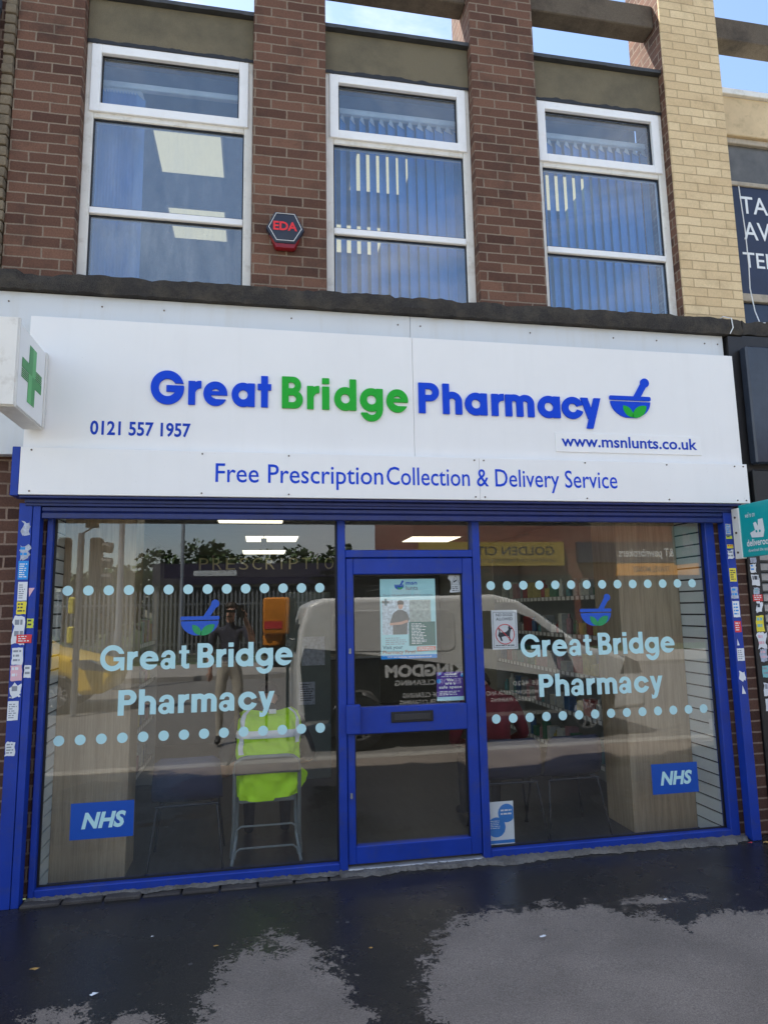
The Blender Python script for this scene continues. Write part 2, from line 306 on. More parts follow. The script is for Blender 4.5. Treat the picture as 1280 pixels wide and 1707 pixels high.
MT['van_dark'] = mat('dark_van_part', (.020, .021, .022), .35, var=.2)
MT['rubber'] = mat('tyre_rubber', (.015, .015, .015), .8)
MT['alloy'] = mat('alloy_rim', (.55, .55, .55), .25, .9)
MT['car_yellow'] = mat('yellow_car_paint', (.90, .58, .02), .2, var=.03)
MT['dark_glass'] = mat('dark_car_glass', (.012, .014, .016), .05, spec=.8)
MT['headlamp'] = mat('headlamp_glass', (.12, .13, .14), .08, spec=.9)
MT['orange'] = mat('orange_tank', (.75, .26, .02), .45, var=.1)
MT['leaf_a'] = mat('leaf_dark', (.045, .085, .022), .7, var=.4, scale=2)
MT['leaf_b'] = mat('leaf_mid', (.065, .11, .032), .7, var=.4, scale=2)
MT['bark'] = mat('bark', (.08, .06, .045), .9, var=.3)
MT['grass'] = mat('grass_ground', (.06, .09, .03), .95, var=.4, scale=4)
MT['gold'] = mat('gold_signboard', (.42, .29, .06), .45, var=.05)
MT['sign_dark'] = mat('dark_purple_signboard', (.03, .022, .05), .5)
MT['amber'] = mat('amber_signboard', (.80, .33, .03), .5)
MT['render'] = mat('painted_render', (.38, .35, .30), .9, var=.1)
MT['shopdark'] = mat('shopfront_dark', (.02, .022, .025), .2)
MT['slate'] = mat('roof_slate', (.07, .07, .08), .8, var=.2)
MT['lead'] = mat('lead_capping', (.045, .047, .05), .55, var=.3, scale=10)
MT['dry_leaf'] = mat('dry_leaf', (.38, .22, .06), .8, var=.3, scale=60)

# ------------------------------------------------------------------ mesh helpers
class MB:
    def __init__(s): s.v = []; s.f = []; s.m = []
    def add(s, vs, fs, m=0):
        o = len(s.v); s.v.extend(tuple(map(float, p)) for p in vs); s.f.extend(tuple(o + i for i in f) for f in fs); s.m.extend([m] * len(fs)); return s
    def box(s, x0, x1, y0, y1, z0, z1, m=0):
        return s.add([(x0, y0, z0), (x1, y0, z0), (x1, y1, z0), (x0, y1, z0), (x0, y0, z1), (x1, y0, z1), (x1, y1, z1), (x0, y1, z1)],
                     [(0, 3, 2, 1), (4, 5, 6, 7), (0, 1, 5, 4), (1, 2, 6, 5), (2, 3, 7, 6), (3, 0, 4, 7)], m)
    def quad(s, a, b, c, d, m=0): return s.add([a, b, c, d], [(0, 1, 2, 3)], m)
    def prism(s, poly, axis, a, b, m=0):
        """outline in the plane across AXIS, run from a to b"""
        def P(p, t): return (p[0], t, p[1]) if axis == 'y' else (t, p[0], p[1]) if axis == 'x' else (p[0], p[1], t)
        n = len(poly); vs = [P(p, a) for p in poly] + [P(p, b) for p in poly]
        return s.add(vs, [tuple(range(n))[::-1], tuple(range(n, 2 * n))] + [(i, (i + 1) % n, n + (i + 1) % n, n + i) for i in range(n)], m)
    def tube(s, pts, r, n=8, m=0, closed=False, caps=True):
        pts = [Vector(p) for p in pts]; N = len(pts); rs = r if isinstance(r, (list, tuple)) else [r] * N
        base = len(s.v); up = None
        for i, p in enumerate(pts):
            if closed: t = pts[(i + 1) % N] - pts[i - 1]
            else: t = pts[min(i + 1, N - 1)] - pts[max(i - 1, 0)]
            t.normalize()
            if up is None: up = t.orthogonal().normalized()
            up = (up - t * up.dot(t)); up = up.normalized() if up.length > 1e-6 else t.orthogonal().normalized()
            q = t.cross(up)
            for k in range(n):
                a = 2 * math.pi * k / n; s.v.append(tuple(p + (up * math.cos(a) + q * math.sin(a)) * rs[i]))
        for i in range(N if closed else N - 1):
            j = (i + 1) % N
            for k in range(n):
                l = (k + 1) % n; s.f.append((base + i * n + k, base + i * n + l, base + j * n + l, base + j * n + k)); s.m.append(m)
        if not closed and caps:
            s.f.append(tuple(base + k for k in range(n))[::-1]); s.m.append(m); s.f.append(tuple(base + (N - 1) * n + k for k in range(n))); s.m.append(m)
        return s
    def ball(s, c, r, sc_=(1, 1, 1), nu=14, nv=9, m=0):
        vs = []; fs = []
        for j in range(nv + 1):
            th = math.pi * j / nv
            for i in range(nu):
                ph = 2 * math.pi * i / nu; vs.append((c[0] + r * sc_[0] * math.sin(th) * math.cos(ph), c[1] + r * sc_[1] * math.sin(th) * math.sin(ph), c[2] + r * sc_[2] * math.cos(th)))
        for j in range(nv):
            for i in range(nu):
                a, b = j * nu + i, j * nu + (i + 1) % nu; fs.append((a, b, b + nu, a + nu))
        return s.add(vs, fs, m)
BASE = {}
def tagp(o, label=None, cat=None, group=None, kind=None):
    if label: o['label'] = label
    if cat: o['category'] = cat
    if group: o['group'] = group
    if kind: o['kind'] = kind
    return o
def root(name, label, cat, loc, group=None):
    o = bpy.data.objects.new(name, None); COL.objects.link(o); o.location = loc; o.empty_display_size = .1
    BASE[o.name] = Vector(loc); return tagp(o, label, cat, group)
def obj(name, mb, mats, parent=None, bevel=0.0, seg=1, smooth=35, label=None, cat=None, group=None, kind=None):
    me = bpy.data.meshes.new(name)
    vs = np.array(mb.v, dtype=float)
    if parent is not None: base = BASE[parent.name]
    else: base = Vector(((vs[:, 0].min() + vs[:, 0].max()) / 2, (vs[:, 1].min() + vs[:, 1].max()) / 2, vs[:, 2].min()))
    vs = vs - np.array(base)
    me.from_pydata(vs.tolist(), [], mb.f)
    mats = mats if isinstance(mats, (list, tuple)) else [mats]
    for k in mats: me.materials.append(MT[k] if isinstance(k, str) else k)
    me.polygons.foreach_set('material_index', mb.m)
    bm = bmesh.new(); bm.from_mesh(me)
    bmesh.ops.recalc_face_normals(bm, faces=bm.faces)
    if bevel:
        es = [e for e in bm.edges if len(e.link_faces) == 2 and e.calc_face_angle(0) > rad(40)]
        if es: bmesh.ops.bevel(bm, geom=es, offset=bevel, offset_type='OFFSET', segments=seg, profile=.6, affect='EDGES', clamp_overlap=True)
    bm.to_mesh(me); bm.free()
    if smooth:
        me.polygons.foreach_set('use_smooth', [True] * len(me.polygons)); me.set_sharp_from_angle(angle=rad(smooth))
    o = bpy.data.objects.new(name, me); COL.objects.link(o)
    if parent is not None:
        o.parent = parent; BASE[o.name] = base
    else:
        o.location = base; BASE[o.name] = base
    return tagp(o, label, cat, group, kind)
def flat(name, mb, mats, parent=None, **k): return obj(name, mb, mats, parent, smooth=0, **k)
def copy_tree(o, parent=None):
    c = o.copy(); COL.objects.link(c)
    if parent is not None: c.parent = parent
    for ch in list(o.children): copy_tree(ch, c)
    return c
def eval_mesh(o):
    dg = bpy.context.evaluated_depsgraph_get(); dg.update()
    me = bpy.data.meshes.new_from_object(o.evaluated_get(dg)); vs = [tuple(v.co) for v in me.vertices]; fs = [tuple(p.vertices) for p in me.polygons]
    d = o.data; bpy.data.objects.remove(o); bpy.data.meshes.remove(me); return vs, fs, d
_tc = {}
def text_geo(body, offset=0.0, extrude=0.0, shear=0.0, res=3, spacing=1.0):
    k = (body, offset, extrude, shear, res, spacing)
    if k not in _tc:
        cu = bpy.data.curves.new('lettering_curve', 'FONT'); cu.body = body; cu.size = 1; cu.offset = offset; cu.extrude = extrude; cu.shear = shear; cu.resolution_u = res; cu.space_character = spacing
        o = bpy.data.objects.new('lettering_curve', cu); COL.objects.link(o); vs, fs, d = eval_mesh(o); bpy.data.curves.remove(d); _tc[k] = (vs, fs)
    return _tc[k]
def put_text(mb, body, O, U, V, x0, x1, z, cap, off=.0015, m=0, offset=0.0, extrude=0.0, shear=0.0, spacing=1.0):
    """lettering on the plane O + U*x + V*z, from x0 to x1, baseline z, capital height cap"""
    vs, fs = text_geo(body, offset, extrude / max(cap / .7, 1e-4), shear, 3, spacing)
    a = np.array(vs); lo, hi = a[:, 0].min(), a[:, 0].max()
    s = cap / .7; sx = (x1 - x0) / (hi - lo) if x1 is not None else s
    O, U, V = Vector(O), Vector(U), Vector(V); Nn = U.cross(V)
    mb.add([O + U * (x0 + (p[0] - lo) * sx) + V * (z + p[1] * s) + Nn * (off + (p[2]) * s) for p in vs], fs, m)
# ---- outlines from signed distance functions (custom lettering and emblems)
def s_box(x0, x1, y0, y1): return lambda x, y: np.maximum(np.maximum(x0 - x, x - x1), np.maximum(y0 - y, y - y1))
def s_ring(cx, cy, ro, w, sx=1.0): return lambda x, y: np.abs(np.hypot((x - cx) * sx, y - cy) - (ro - w / 2)) - w / 2
def s_disc(cx, cy, r, sx=1.0): return lambda x, y: np.hypot((x - cx) * sx, y - cy) - r
def s_conv(pts):
    def f(x, y):
        d = None
        for (ax, ay), (bx, by) in zip(pts, pts[1:] + pts[:1]):
            L = math.hypot(bx - ax, by - ay); e = ((x - ax) * (by - ay) - (y - ay) * (bx - ax)) / L; d = e if d is None else np.maximum(d, e)
        return d
    return f
def s_cap(ax, ay, bx, by, r):
    def f(x, y):
        t = np.clip(((x - ax) * (bx - ax) + (y - ay) * (by - ay)) / ((bx - ax) ** 2 + (by - ay) ** 2), 0, 1); return np.hypot(x - ax - t * (bx - ax), y - ay - t * (by - ay)) - r
    return f
def s_lens(ax, ay, bx, by, w):
    mx, my = (ax + bx) / 2, (ay + by) / 2; L = math.hypot(bx - ax, by - ay); ux, uy = (bx - ax) / L, (by - ay) / L; h = (L * L / 4 - w * w / 4) / w; r = h + w / 2
    return U_I(s_disc(mx - uy * h, my + ux * h, r), s_disc(mx + uy * h, my - ux * h, r))
def U_I(*f): return lambda x, y: np.maximum.reduce([g(x, y) for g in f])
def U_U(*f): return lambda x, y: np.minimum.reduce([g(x, y) for g in f])
def U_S(a, *f): return lambda x, y: np.maximum.reduce([a(x, y)] + [-g(x, y) for g in f])
def s_D(x0, x1, y0, y1):
    r = (y1 - y0) / 2; return U_U(s_box(x0, x1 - r, y0, y1), U_I(s_disc(x1 - r, y0 + r, r), s_box(x1 - r - .02, x1 + 1, y0, y1)))
def contour(f, b, n=110):
    x0, x1, y0, y1 = b; h = max(x1 - x0, y1 - y0) / n; nx, ny = int((x1 - x0) / h) + 2, int((y1 - y0) / h) + 2
    X = x0 + h * np.arange(nx); Y = y0 + h * np.arange(ny); G = f(X[:, None] + 0 * Y[None, :], Y[None, :] + 0 * X[:, None]); G = np.where(np.abs(G) < 1e-7, 1e-7, G)
    nxt = {}; pt = {}
    def edge(i, j, k):
        key = (i, j, k)
        if key not in pt:
            a = G[i, j]; bb = G[i + 1, j] if k == 0 else G[i, j + 1]; t = a / (a - bb); pt[key] = (X[i] + (h * t if k == 0 else 0), Y[j] + (h * t if k == 1 else 0))
        return key
    S = G < 0
    for i in range(nx - 1):
        for j in range(ny - 1):
            c = (S[i, j], S[i + 1, j], S[i + 1, j + 1], S[i, j + 1])
            if all(c) or not any(c): continue
            E = [(c[0] != c[1]) and edge(i, j, 0), (c[1] != c[2]) and edge(i + 1, j, 1), (c[3] != c[2]) and edge(i, j + 1, 0), (c[0] != c[3]) and edge(i, j, 1)]
            e = [q for q in E if q]
            pairs = [(e[0], e[1])] if len(e) == 2 else [(E[0], E[1]), (E[2], E[3])] if c[1] else [(E[0], E[3]), (E[1], E[2])]
            for a, bb in pairs: nxt.setdefault(a, []).append(bb); nxt.setdefault(bb, []).append(a)
    loops = []; left = set(nxt)
    while left:
        st = next(iter(left)); loop = [st]; left.discard(st); cur = st
        while True:
            ne = [q for q in nxt[cur] if q in left]
            if not ne: break
            cur = ne[0]; left.discard(cur); loop.append(cur)
        if len(loop) > 5: loops.append(simplify([pt[k] for k in loop], h * .12))
    return loops
def simplify(P, tol):
    def rdp(a, b):
        if b - a < 2: return []
        A, B_ = np.array(P[a]), np.array(P[b % len(P)]); d = B_ - A; L = np.hypot(*d) or 1e-9
        ds = [abs(d[0] * (P[i][1] - A[1]) - d[1] * (P[i][0] - A[0])) / L for i in range(a + 1, b)]; k = int(np.argmax(ds))
        if ds[k] < tol: return []
        k += a + 1; return rdp(a, k) + [k] + rdp(k, b)
    n = len(P); k = n // 2; ids = [0] + rdp(0, k) + [k] + rdp(k, n); return [P[i] for i in ids]
def fill(loops, extrude=0.0):
    cu = bpy.data.curves.new('outline', 'CURVE'); cu.dimensions = '2D'; cu.fill_mode = 'BOTH'; cu.extrude = extrude
    for l in loops:
        s = cu.splines.new('POLY'); s.points.add(len(l) - 1); s.use_cyclic_u = True
        for p, q in zip(s.points, l): p.co = (q[0], q[1], 0, 1)
    o = bpy.data.objects.new('outline', cu); COL.objects.link(o); vs, fs, d = eval_mesh(o); bpy.data.curves.remove(d); return vs, fs
_gc = {}
def shape_geo(key, f, b, extrude=0.0, n=110):
    if key not in _gc: _gc[key] = fill(contour(f, b, n), extrude)
    return _gc[key]
def put_shape(mb, geo, O, U, V, x, z, sx, sz, off, m=0, se=1.0):
    O, U, V = Vector(O), Vector(U), Vector(V); Nn = U.cross(V)
    mb.add([O + U * (x + p[0] * sx) + V * (z + p[1] * sz) + Nn * (off + p[2] * se) for p in geo[0]], geo[1], m)
W_, X_ = .225, .73
def glyph(c, helv=False):
    W, X = (.222, .735) if helv else (W_, X_)
    R = X / 2 + .012; cy = X / 2
    ring = s_ring(R, cy, R, W)
    if c == 'G':
        if helv:
            return U_U(U_S(s_ring(.5, .5, .52, .205, 1.06), s_box(.55, 1.2, .37, .66)), s_box(.54, .98, .37, .53), s_box(.83, .98, 0, .45)), 1.0
        return U_U(U_S(s_ring(.5, .5, .52, .25, 1.04), s_box(.55, 1.2, .57, .635)), U_I(s_box(.47, 1.02, .37, .57), s_disc(.5, .5, .52, 1.04))), 1.0
    if c == 'r': return U_U(s_box(0, W, 0, X), U_I(s_ring(.40, X - .385, .40, W), s_box(.1, .42, X - .33, X + .02))), .42
    if c == 'e': return U_U(U_S(ring, s_box(R, 2 * R + .1, cy - .17, cy - .045)), s_box(.1, 2 * R - .03, cy - .045, cy + .075)), 2 * R
    if c == 'a':
        if helv:
            return U_U(s_box(.40, .60, .06, .52), s_conv([(.44, 0), (.66, 0), (.60, .1), (.60, .2), (.40, .2), (.40, .05)]), U_I(s_ring(.31, .49, .265, .17, .93), s_box(-.1, .60, .49, 1)), U_I(s_ring(.31, .49, .265, .17, .93), s_box(-.1, .2, .475, .6)), s_ring(.245, .205, .225, .15, .93), s_box(.24, .5, .30, .435)), .66
        return U_U(ring, s_box(2 * R - W, 2 * R + .01, 0, X)), 2 * R + .01
    if c == 't':
        if helv: return U_U(s_box(.1, .3, .1, .93), s_box(0, .42, X - .13, X), U_I(s_ring(.33, .215, .23, .19), s_box(.1, .43, -.05, .2))), .43
        return U_U(s_box(.11, .11 + W, 0, .98), s_box(0, .44, X - .19, X)), .44
    if c == 'B': return U_S(U_U(s_D(0, .64, .46, 1), s_D(0, .70, 0, .56)), s_D(W, .43, .63, .82), s_D(W, .47, .19, .41)), .70
    if c == 'i': return U_U(s_box(0, W, 0, X), s_box(0, W, .82, 1.0)), W
    if c == 'd': return U_U(ring, s_box(2 * R - W, 2 * R, 0, 1.0)), 2 * R
    if c == 'g': return U_U(ring, s_box(2 * R - W, 2 * R, .03, X), U_I(s_ring(R, .04, R - .01, W * .9), s_box(-.1, 2 * R, -.5, .04), lambda x, y: np.minimum(-(x - R), y + .045) if False else np.maximum(-9 + 0 * x, np.where(x < R, y + .05, -1.0)))), 2 * R
    if c == 'P': return U_S(s_D(0, .68, .40, 1), s_D(W, .45, .59, .81)) if False else U_S(U_U(s_D(0, .68, .40, 1), s_box(0, W, 0, 1)), s_D(W, .46, .60, .80)), .68
    if c in 'hmn':
        ww = .65 if c != 'm' else .60; ro = ww / 2
        arch = lambda x0: U_U(U_I(s_ring(x0 + ro, X - ro + .01, ro, W * .95), s_box(-1, 9, X - ro, 2)), s_box(x0 + ww - W, x0 + ww, 0, X - ro + .02))
        st = s_box(0, W, 0, 1.0 if c == 'h' else X)
        return (U_U(st, arch(0)), ww) if c != 'm' else (U_U(st, arch(0), arch(ww - W)), 2 * ww - W)
    if c == 'c':
        a = s_conv([(R, cy), (R + .9, cy - .30), (R + .9, cy + .30)]); return U_S(ring, a), 2 * R - .04
    if c == 'y':
        if helv: return U_U(s_conv([(.0, X), (.22, 0), (.42, 0), (.21, X)]), s_conv([(.16, -.12), (.36, -.12), (.64, X), (.43, X)]), U_I(s_ring(.13, -.07, .23, .165), s_box(.04, .36, -.4, -.08))), .64
        return U_U(s_conv([(.0, X), (.24, .02), (.47, .02), (.25, X)]), s_conv([(.17, -.32), (.40, -.32), (.72, X), (.48, X)])), .72
    if c == '.': return s_box(0, W, 0, W), W
def letters(mb, word, O, z, cap, xs=None, x0=None, x1=None, helv=False, m=0, off=.001, ex=0.0, gap=.10, U=(1, 0, 0), V=(0, 0, 1)):
    """xs: list of left edges + right edge per letter, or fit x0..x1"""
    gs = []
    for c in word:
        if c == ' ': gs.append((None, None, .16)); continue
        f, wd = glyph(c, helv); gs.append((c, f, wd))
    if xs is None:
        tot = sum(g[2] for g in gs) + gap * (len(gs) - 1); k = (x1 - x0) / tot; x = x0
    for i, (c, f, wd) in enumerate(gs):
        if c is not None:
            geo = shape_geo((c, helv, ex > 0), f, (-.06, wd + .08, -.42, 1.1), 1.0 if ex else 0.0)
            if xs is not None: xx, sx = xs[i][0], (xs[i][1] - xs[i][0]) / wd
            else: xx, sx = x, k
            put_shape(mb, geo, O, U, V, xx, z, sx, cap, off, m, ex)
        if xs is None: x += (wd + gap) * k
def logo(mb, O, x, z, wdt, m_blue=0, m_green=1, off=.001, ex=0.0, U=(1, 0, 0)):
    e = 1.0 if ex else 0.0
    rim = shape_geo(('rim', e), s_conv([(0, 0), (1, 0), (.99, -.095), (.01, -.095)][::-1]) if False else s_box(0, 1, -.095, 0), (-.1, 1.1, -.2, .1), e, 60)
    bowl = shape_geo(('bowl', e), U_I(lambda x, y: np.hypot((x - .5) / .485, (y + .11) / .40) * .4 - .4, s_box(-1, 2, -.495, -.125)), (-.05, 1.05, -.55, -.05), e, 110)
    pes = shape_geo(('pestle', e), U_I(U_U(s_cap(.64, -.06, .88, .32, .075), s_disc(.885, .325, .105)), s_box(-1, 2, .0, 2)), (.4, 1.1, -.1, .55), e, 90)
    for g in (rim, bowl, pes): put_shape(mb, g, O, U, (0, 0, 1), x, z, wdt, wdt, off, m_blue, ex)
    la = shape_geo(('leafa', 0), s_lens(.54, -.49, .31, -.22, .17), (.2, .7, -.55, -.1), 0, 70); lb = shape_geo(('leafb', 0), s_lens(.52, -.49, .88, -.22, .22), (.4, 1, -.55, -.1), 0, 70)
    for g in (la, lb): put_shape(mb, g, O, U, (0, 0, 1), x, z, wdt, wdt, off + ex + .0015, m_green)
XZ = ((1, 0, 0), (0, 0, 1))
# ================================================================== GROUND AND STREET
g = MB(); g.quad((-260, -260, -.125), (260, -260, -.125), (260, 260, -.125), (-260, 260, -.125)); flat('ground', g, 'grass', kind='structure')
g = MB(); g.quad((-60, -13.5, -.108), (60, -13.5, -.108), (60, -3.2, -.108), (-60, -3.2, -.108)); flat('road', g, 'road', kind='structure')
g = MB()
nx, ny = 60, 40
g.add([(-14 + 28 * i / nx, -3.1 + 3.1 * j / ny, 0.006 * math.sin(i * 1.7 + j * .9) * (1 if 0 < j < ny - 2 else 0)) for j in range(ny + 1) for i in range(nx + 1)],
      [(j * (nx + 1) + i, j * (nx + 1) + i + 1, (j + 1) * (nx + 1) + i + 1, (j + 1) * (nx + 1) + i) for j in range(ny) for i in range(nx)])
obj('pavement', g, 'asphalt', kind='structure')
g = MB()
x = -14.0
while x < 14: g.box(x, x + .905, -3.26, -3.105, -.12, .012); x += .914
obj('kerb', g, 'kerb', bevel=.012, kind='structure')
g = MB(); g.box(-60, 60, -17.5, -13.5, -.12, .0); g.box(-60, 60, -13.5, -13.35, -.12, .01); flat('far_pavement', g, 'kerb', kind='structure')

# ================================================================== THE SHOP BUILDING
bld = root('terrace_building', 'brown brick two storey shop building with three upper windows and a blue pharmacy front', 'building', (1.0, .2, 0))
PIERS = [(-1.64, -1.215), (-.07, .45), (1.57, 2.09)]
for i, (a, b) in enumerate(PIERS):
    m = MB(); m.box(a, b, 0, .45, 3.60, 7.4); obj('brick_pier', m, 'brick', bld, bevel=.004)
m = MB(); m.box(3.22, 3.745, -.004, .45, 3.60, 7.4); obj('brick_pier', m, 'brick_yellow', bld, bevel=.004, label='cream painted brick pier')
m = MB(); m.box(3.2185, 3.2215, .012, .45, 3.6, 7.3); obj('pier_return', m, 'brick', bld, label='unpainted brown brick side of the cream pier')
OPEN = [(-1.215, -.07), (.45, 1.57), (2.09, 3.2185)]
for (a, b) in OPEN:
    m = MB(); m.box(a, b, .075, .3, 5.585, 5.925)
    p = obj('lintel_panel', m, 'concrete', bld, bevel=.006)
    m = MB(); n = 14
    pts = [(a + (b - a) * i / n) for i in range(n + 1)]
    for i in range(n):
        d = rnd.uniform(-.003, .003); m.box(pts[i], pts[i + 1], .035 + d, .5, 5.925, 5.955 + d)
    flat('capping', m, 'lead', p)
    m = MB(); nn = 46; gv = []; rr_ = random.Random(int(a * 100) + 5); hgt = 0
    for i in range(nn + 1):
        hgt = hgt * .8 + rr_.uniform(-.006, .008); xx = a + .002 + (b - a - .004) * i / nn; gv += [(xx, .0735, 5.572), (xx, .0725, 5.592 + max(0, hgt) + rr_.uniform(0, .004))]
    m.add(gv, [(2 * i, 2 * i + 2, 2 * i + 3, 2 * i + 1) for i in range(nn)]); flat('dark_edge', m, 'gasket', p)  # ragged black strip along the lower edge of the lintel
    m = MB(); m.box(a, b, .08, .24, 6.345 if b < 2 else 6.385, 6.60); obj('concrete_beam', m, 'beam', bld, bevel=.008)
m = MB(); m.box(3.745, 8, .08, .24, 6.385, 6.60); obj('concrete_beam', m, 'beam', bld, bevel=.008)
m = MB(); m.box(-1.64, 3.2, .31, 9.0, 5.78, 5.92); obj('roof', m, 'lead', bld)
# sooty stone ledge over the fascia, with a broken edge
def ledge_mesh(x0, x1, yf, z0, z1, seed, step=.04):
    r = random.Random(seed); m = MB(); n = int((x1 - x0) / step); prof = [(.10, z0), (yf, z0), (yf - .006, (z0 * 2 + z1) / 3), (yf - .006, (z0 + 2 * z1) / 3), (yf, z1), (.10, z1 + .004)]
    vs = []; chip = 0
    for i in range(n + 1):
        if r.random() < .07: chip = r.uniform(.01, .03)
        chip *= .7
        for k, (y, z) in enumerate(prof):
            j = (0 if k in (0, 5) else 1); vs.append((x0 + (x1 - x0) * i / n, y + j * (r.uniform(-.006, .006) + (chip if k in (3, 4) else chip * .4)), z + j * r.uniform(-.006, .006) - (chip if k == 4 else 0)))
    K = len(prof); fs = [(i * K + k, i * K + (k + 1) % K, (i + 1) * K + (k + 1) % K, (i + 1) * K + k) for i in range(n) for k in range(K)] + [tuple(range(K)), tuple(n * K + k for k in range(K))]
    return m.add(vs, fs)
obj('stone_ledge', ledge_mesh(-1.66, 3.60, -.13, 3.615, 3.735, 3), 'ledge', bld, smooth=25)
# upper windows
PANES = ['glass_film', 'glass_up', 'glass_up']
for k, (a, b) in enumerate(OPEN):
    f = MB(); y0, y1 = .085, .16; z0, z1 = 3.735, 5.585; t = .062
    f.box(a, a + t, y0, y1, z0, z1); f.box(b - t, b, y0, y1, z0, z1)
    f.box(a + t, b - t, y0, y1, z1 - .03, z1); f.box(a + t, b - t, y0, y1, z0, z0 + .022)
    f.box(a + t, b - t, y0 + .004, y1, 5.005, 5.06); f.box(a + t, b - t, y0 + .006, y1, 4.285, 4.338)
    wn = obj('window', f, 'upvc_dirty', bld, bevel=.006)
    c = MB(); ca, cb, cz0, cz1, ct, yy = a + .035, b - .035, 5.045, 5.565, .066, .071
    c.box(ca, ca + ct, yy, .13, cz0, cz1); c.box(cb - ct, cb, yy, .13, cz0, cz1); c.box(ca + ct, cb - ct, yy, .13, cz1 - ct, cz1); c.box(ca + ct, cb - ct, yy, .13, cz0, cz0 + ct)
    obj('casement', c, 'upvc', wn, bevel=.003)
    r = MB(); r.box(a + t + .001, b - t - .001, y0 - .004, y0 + .03, 4.287, 4.336); obj('transom_cover', r, 'upvc', wn, bevel=.005)
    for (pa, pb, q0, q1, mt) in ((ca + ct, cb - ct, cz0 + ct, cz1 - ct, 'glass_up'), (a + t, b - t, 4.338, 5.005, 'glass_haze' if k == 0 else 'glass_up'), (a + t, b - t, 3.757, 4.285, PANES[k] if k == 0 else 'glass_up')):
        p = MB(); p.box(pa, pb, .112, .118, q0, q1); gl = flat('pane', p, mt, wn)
        s = MB(); gw = .009
        s.box(pa, pa + gw, .1, .1115, q0, q1); s.box(pb - gw, pb, .1, .1115, q0, q1); s.box(pa + gw, pb - gw, .1, .1115, q1 - gw, q1); s.box(pa + gw, pb - gw, .1, .1115, q0, q0 + gw)
        flat('gasket', s, 'gasket', wn)
# office behind the upper windows
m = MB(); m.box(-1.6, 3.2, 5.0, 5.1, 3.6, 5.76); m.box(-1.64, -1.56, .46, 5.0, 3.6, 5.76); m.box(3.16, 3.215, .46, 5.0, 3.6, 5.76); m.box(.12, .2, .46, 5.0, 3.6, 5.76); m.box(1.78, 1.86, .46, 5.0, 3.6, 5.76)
flat('office_wall', m, mat('office_wall', (.22, .42, .70), .8), bld)  # blue wall colour stands in for sky reflected in the panes
m = MB(); m.box(-1.6, 3.2, .32, 5.0, 5.752, 5.775); flat('office_ceiling', m, mat('office_ceiling', (.42, .55, .70), .9), bld)  # pale blue albedo has bounced daylight put into it
m = MB(); m.box(-1.64, 3.2, .3, 5.0, 3.55, 3.6); flat('office_floor', m, 'dark_room', bld)
for (x, y, e) in ((-.93, 1.13, .565), (-.95, 2.29, .56), (.855, 1.165, .53), (.785, 2.33, .55), (2.66, 1.18, .53), (2.6, 2.35, .53)):
    l = root('ceiling_light', 'square lit office ceiling panel, %s the upper window %s' % ('nearer' if y < 2 else 'farther from', 'by the drainpipe' if x < 0 else 'between two brown piers' if x < 2 else 'by the cream pier'), 'ceiling light', (x + e / 2, y + e / 2, 5.73), 'office ceiling lights')
    m = MB(); m.box(x, x + e, y, y + e, 5.738, 5.744); flat('diffuser', m, 'lamp_up', l)
    m = MB(); m.box(x - .02, x + e + .02, y - .02, y + e + .02, 5.744, 5.7515); flat('trim', m, 'lamp_frame', l)
def blind(a, b, name, label, slats, tilt, mt='blind'):
    t = root('vertical_blind', label, 'blind', ((a + b) / 2, .26, 3.76), 'vertical blinds')
    m = MB(); m.box(a, b, .235, .28, 5.385, 5.43); obj('headrail', m, 'rail', t, bevel=.006)
    m = MB(); h = MB()
    for (xx, tl) in slats:
        c, s = math.cos(tl) * .0445, math.sin(tl) * .0445; y = .262
        n = 4; vs = []
        for j in range(n + 1):
            u = -1 + 2 * j / n; bow = .006 * (1 - u * u)
            vs += [(xx + c * u - s / .0445 * bow * .5, y + s * u + bow, 3.80), (xx + c * u - s / .0445 * bow * .5, y + s * u + bow, 5.345)]
        m.add(vs, [(2 * j, 2 * j + 2, 2 * j + 3, 2 * j + 1) for j in range(n)])
        h.add([(xx - c * .8, y - s * .8 - .004, 5.335), (xx + c * .8, y + s * .8 - .004, 5.335), (xx + c * .35, y + s * .35, 5.385), (xx - c * .35, y - s * .35, 5.385)], [(0, 1, 2, 3)])
    m.add(h.v, h.f, 1); obj('blind_fabric', m, [mt, 'rail'], t)
blind(-1.15, -.12, 'b', 'pale blue vertical blind drawn into a narrow bunch, upper window by the drainpipe', [(-1.13 + .021 * i, .95 + .05 * math.sin(i)) for i in range(13)], .9, 'blind_pale')
blind(.50, 1.53, 'b', 'half open blue vertical blind with lit gaps, upper window between two brown piers', [(.53 + .0765 * i, .98 - .05 * i) for i in range(14)], .8)
blind(2.13, 3.16, 'b', 'nearly closed blue vertical blind in the upper window by the cream pier', [(2.155 + .0765 * i, .62 - .02 * i) for i in range(14)], .4)

# ---- white cladding strip, projecting side panels
m = MB(); m.box(-1.64, 1.016, -.085, -.02, 3.40, 3.612); m.box(1.018, 3.457, -.085, -.02, 3.40, 3.612); cl = obj('cladding_strip', m, 'strip', bld, bevel=.002)
m = MB(); m.box(-1.64, -1.402, -.09, -.02, 3.30, 3.401); m.box(-1.64, -1.402, -.092, -.02, 2.565, 3.297); obj('side_cladding', m, 'strip', bld, bevel=.002)
for x in (-1.55, -1.0, -.62, .2, .93, 1.09, 1.9, 2.55, 2.9, 3.30, 3.41):
    sc_ = MB(); sc_.tube([(x, -.084, 3.545), (x, -.089, 3.545)], .0055, 7); flat('screw', sc_, 'screw', cl)

